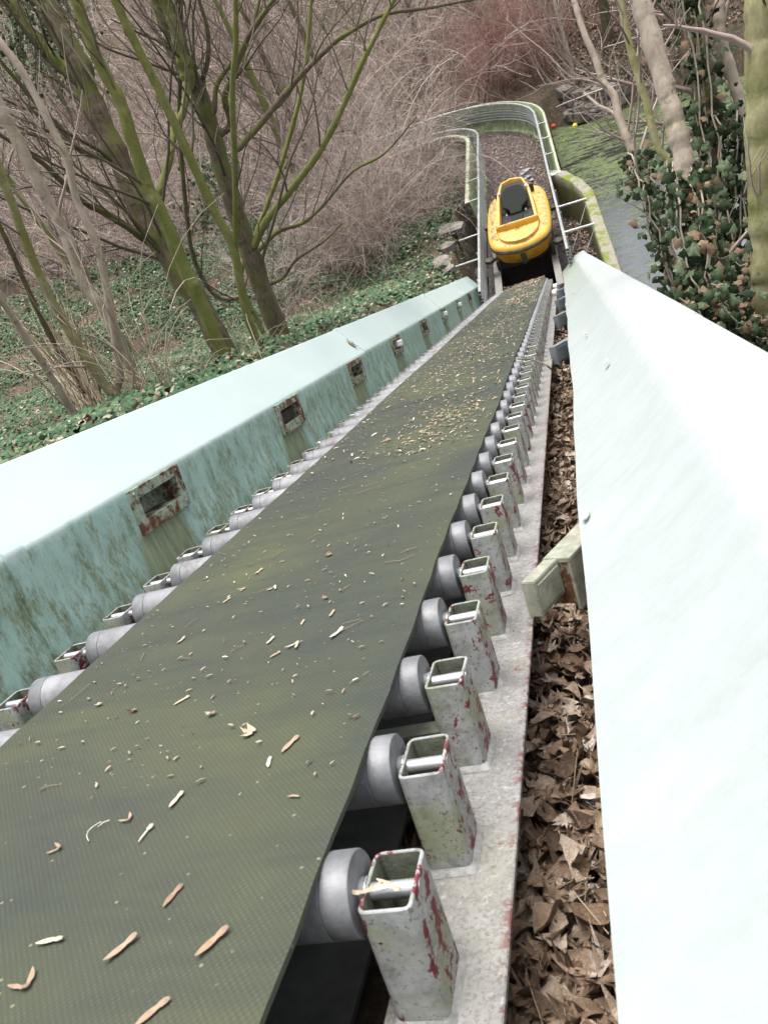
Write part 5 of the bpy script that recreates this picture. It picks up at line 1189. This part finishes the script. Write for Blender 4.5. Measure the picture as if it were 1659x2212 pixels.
def ivy_on(root_label, name, curves, n, spread, size, cat='ivy', tintc=.45, dead=.10):
    """climbing ivy: leaves hung round curves of (picture points, depths)"""
    Ps = []; vines = []
    for path, y0, y1, wgt, sp in curves:
        L = np.linspace(0, 1, len(path)); C_ = catmull([at_y(u, v, y0 + (y1 - y0) * l) for (u, v), l in zip(path, L)], 40); k = int(n * wgt)
        i = RNG.uniform(0, 39, k); j = np.minimum(i.astype(int), 38); f = (i - j)[:, None]; p = C_[j] * (1 - f) + C_[j + 1] * f
        cl = .6 + .5 * np.sin(i * .9 + RNG.uniform(0, 6)); Ps.append(p + RNG.normal(0, 1, (k, 3)) * np.array([sp, sp, sp * .7]) * cl[:, None])
        for _ in range(6): vines.append(C_[::3] + RNG.normal(0, sp * .5, 3) + RNG.normal(0, .012, (len(C_[::3]), 3)))
    P = np.vstack(Ps); base = vines[0][0].copy(); root = empty(name, root_label, cat, tuple(base))
    m_ = min(len(v) for v in vines); v, f = tubes(np.array([q[:m_] for q in vines]) - base, np.full((len(vines), m_), .006), 5); mesh_obj('vines', v, f, MT['barkp'], root, smooth=True)
    tv, tf = ivyleaf(True); tv = curl(tv, -.9, -.6, .4)
    # leaves face outwards and up
    R = rots(len(P), .85); fx = Matrix.Rotation(R_(52), 3, 'X'); R = np.array(fx)[None] @ R
    v, f = scatter(tv, tf, P - base, R, size * RNG.uniform(.35, 1.15, len(P)))
    tn = np.clip(RNG.normal(tintc, .2, len(P)), 0, .86); tn = np.where(RNG.random(len(P)) < dead, RNG.uniform(.9, 1, len(P)), tn)
    o = mesh_obj('leaves', v, f, MT['ivyb'], root, tint=veined(tn, len(tv), RB)); o['kind'] = 'stuff'; return root
ivy_on('ivy with large veined leaves wrapping the foot of the pale leaning trunk', 'climbing_ivy', [([(1560, 780), (1530, 641), (1516, 557), (1499, 456), (1489, 405), (1480, 350)], 4.15, 4.85, 1.0, .085)], 620, .1, .085, dead=.2)
ivy_on('narrow ivy climbing the slim leaning stem in front of the pond', 'climbing_ivy', [([(1480, 660), (1440, 560), (1405, 440), (1383, 385), (1372, 335)], 5.1, 5.7, 1.0, .06)], 520, .1, .07)
ivy_on('tall dark column of ivy between the pale trunk and the right edge', 'climbing_ivy', [([(1560, 520), (1545, 400), (1530, 280), (1515, 150), (1490, 0), (1480, -80)], 5.6, 6.4, .5, .12), ([(1590, 560), (1590, 430), (1600, 300), (1580, 250)], 5.6, 6., .5, .13)], 950, .1, .08, tintc=.35)
tree('ivied_tree', 'brown trunk almost hidden in the tall dark ivy column', 'tree', [([(1575, 560), (1545, 400), (1530, 280), (1515, 150), (1490, 0)], 5.9, 6.6, 24, 20, bd, 'trunk')], bd, [(8, .9, 30, .5, 40, .3)], MT['twig'])
ivy_on('ivy and brown leaves tumbling down the bank at the lower right', 'hanging_ivy', [([(1500, 640), (1560, 690), (1610, 720), (1680, 750)], 4.0, 4.0, .45, .15), ([(1560, 600), (1610, 620), (1660, 640)], 4.6, 4.6, .55, .2)], 1300, .1, .08, dead=.30)
ivy_on('patch of ivy on the far trunk in the top left corner', 'climbing_ivy', [([(60, 200), (40, 100), (20, 0)], 15, 16, .5, .5), ([(130, 160), (110, 60), (100, 0)], 15, 16, .5, .45)], 1800, .3, .10, tintc=.6, dead=.02)
ivy_on('small ivy clump climbing in the middle of the left thicket', 'climbing_ivy', [([(440, 500), (450, 430), (440, 350)], 12, 12.3, 1., .25)], 380, .2, .08, tintc=.65, dead=.03)
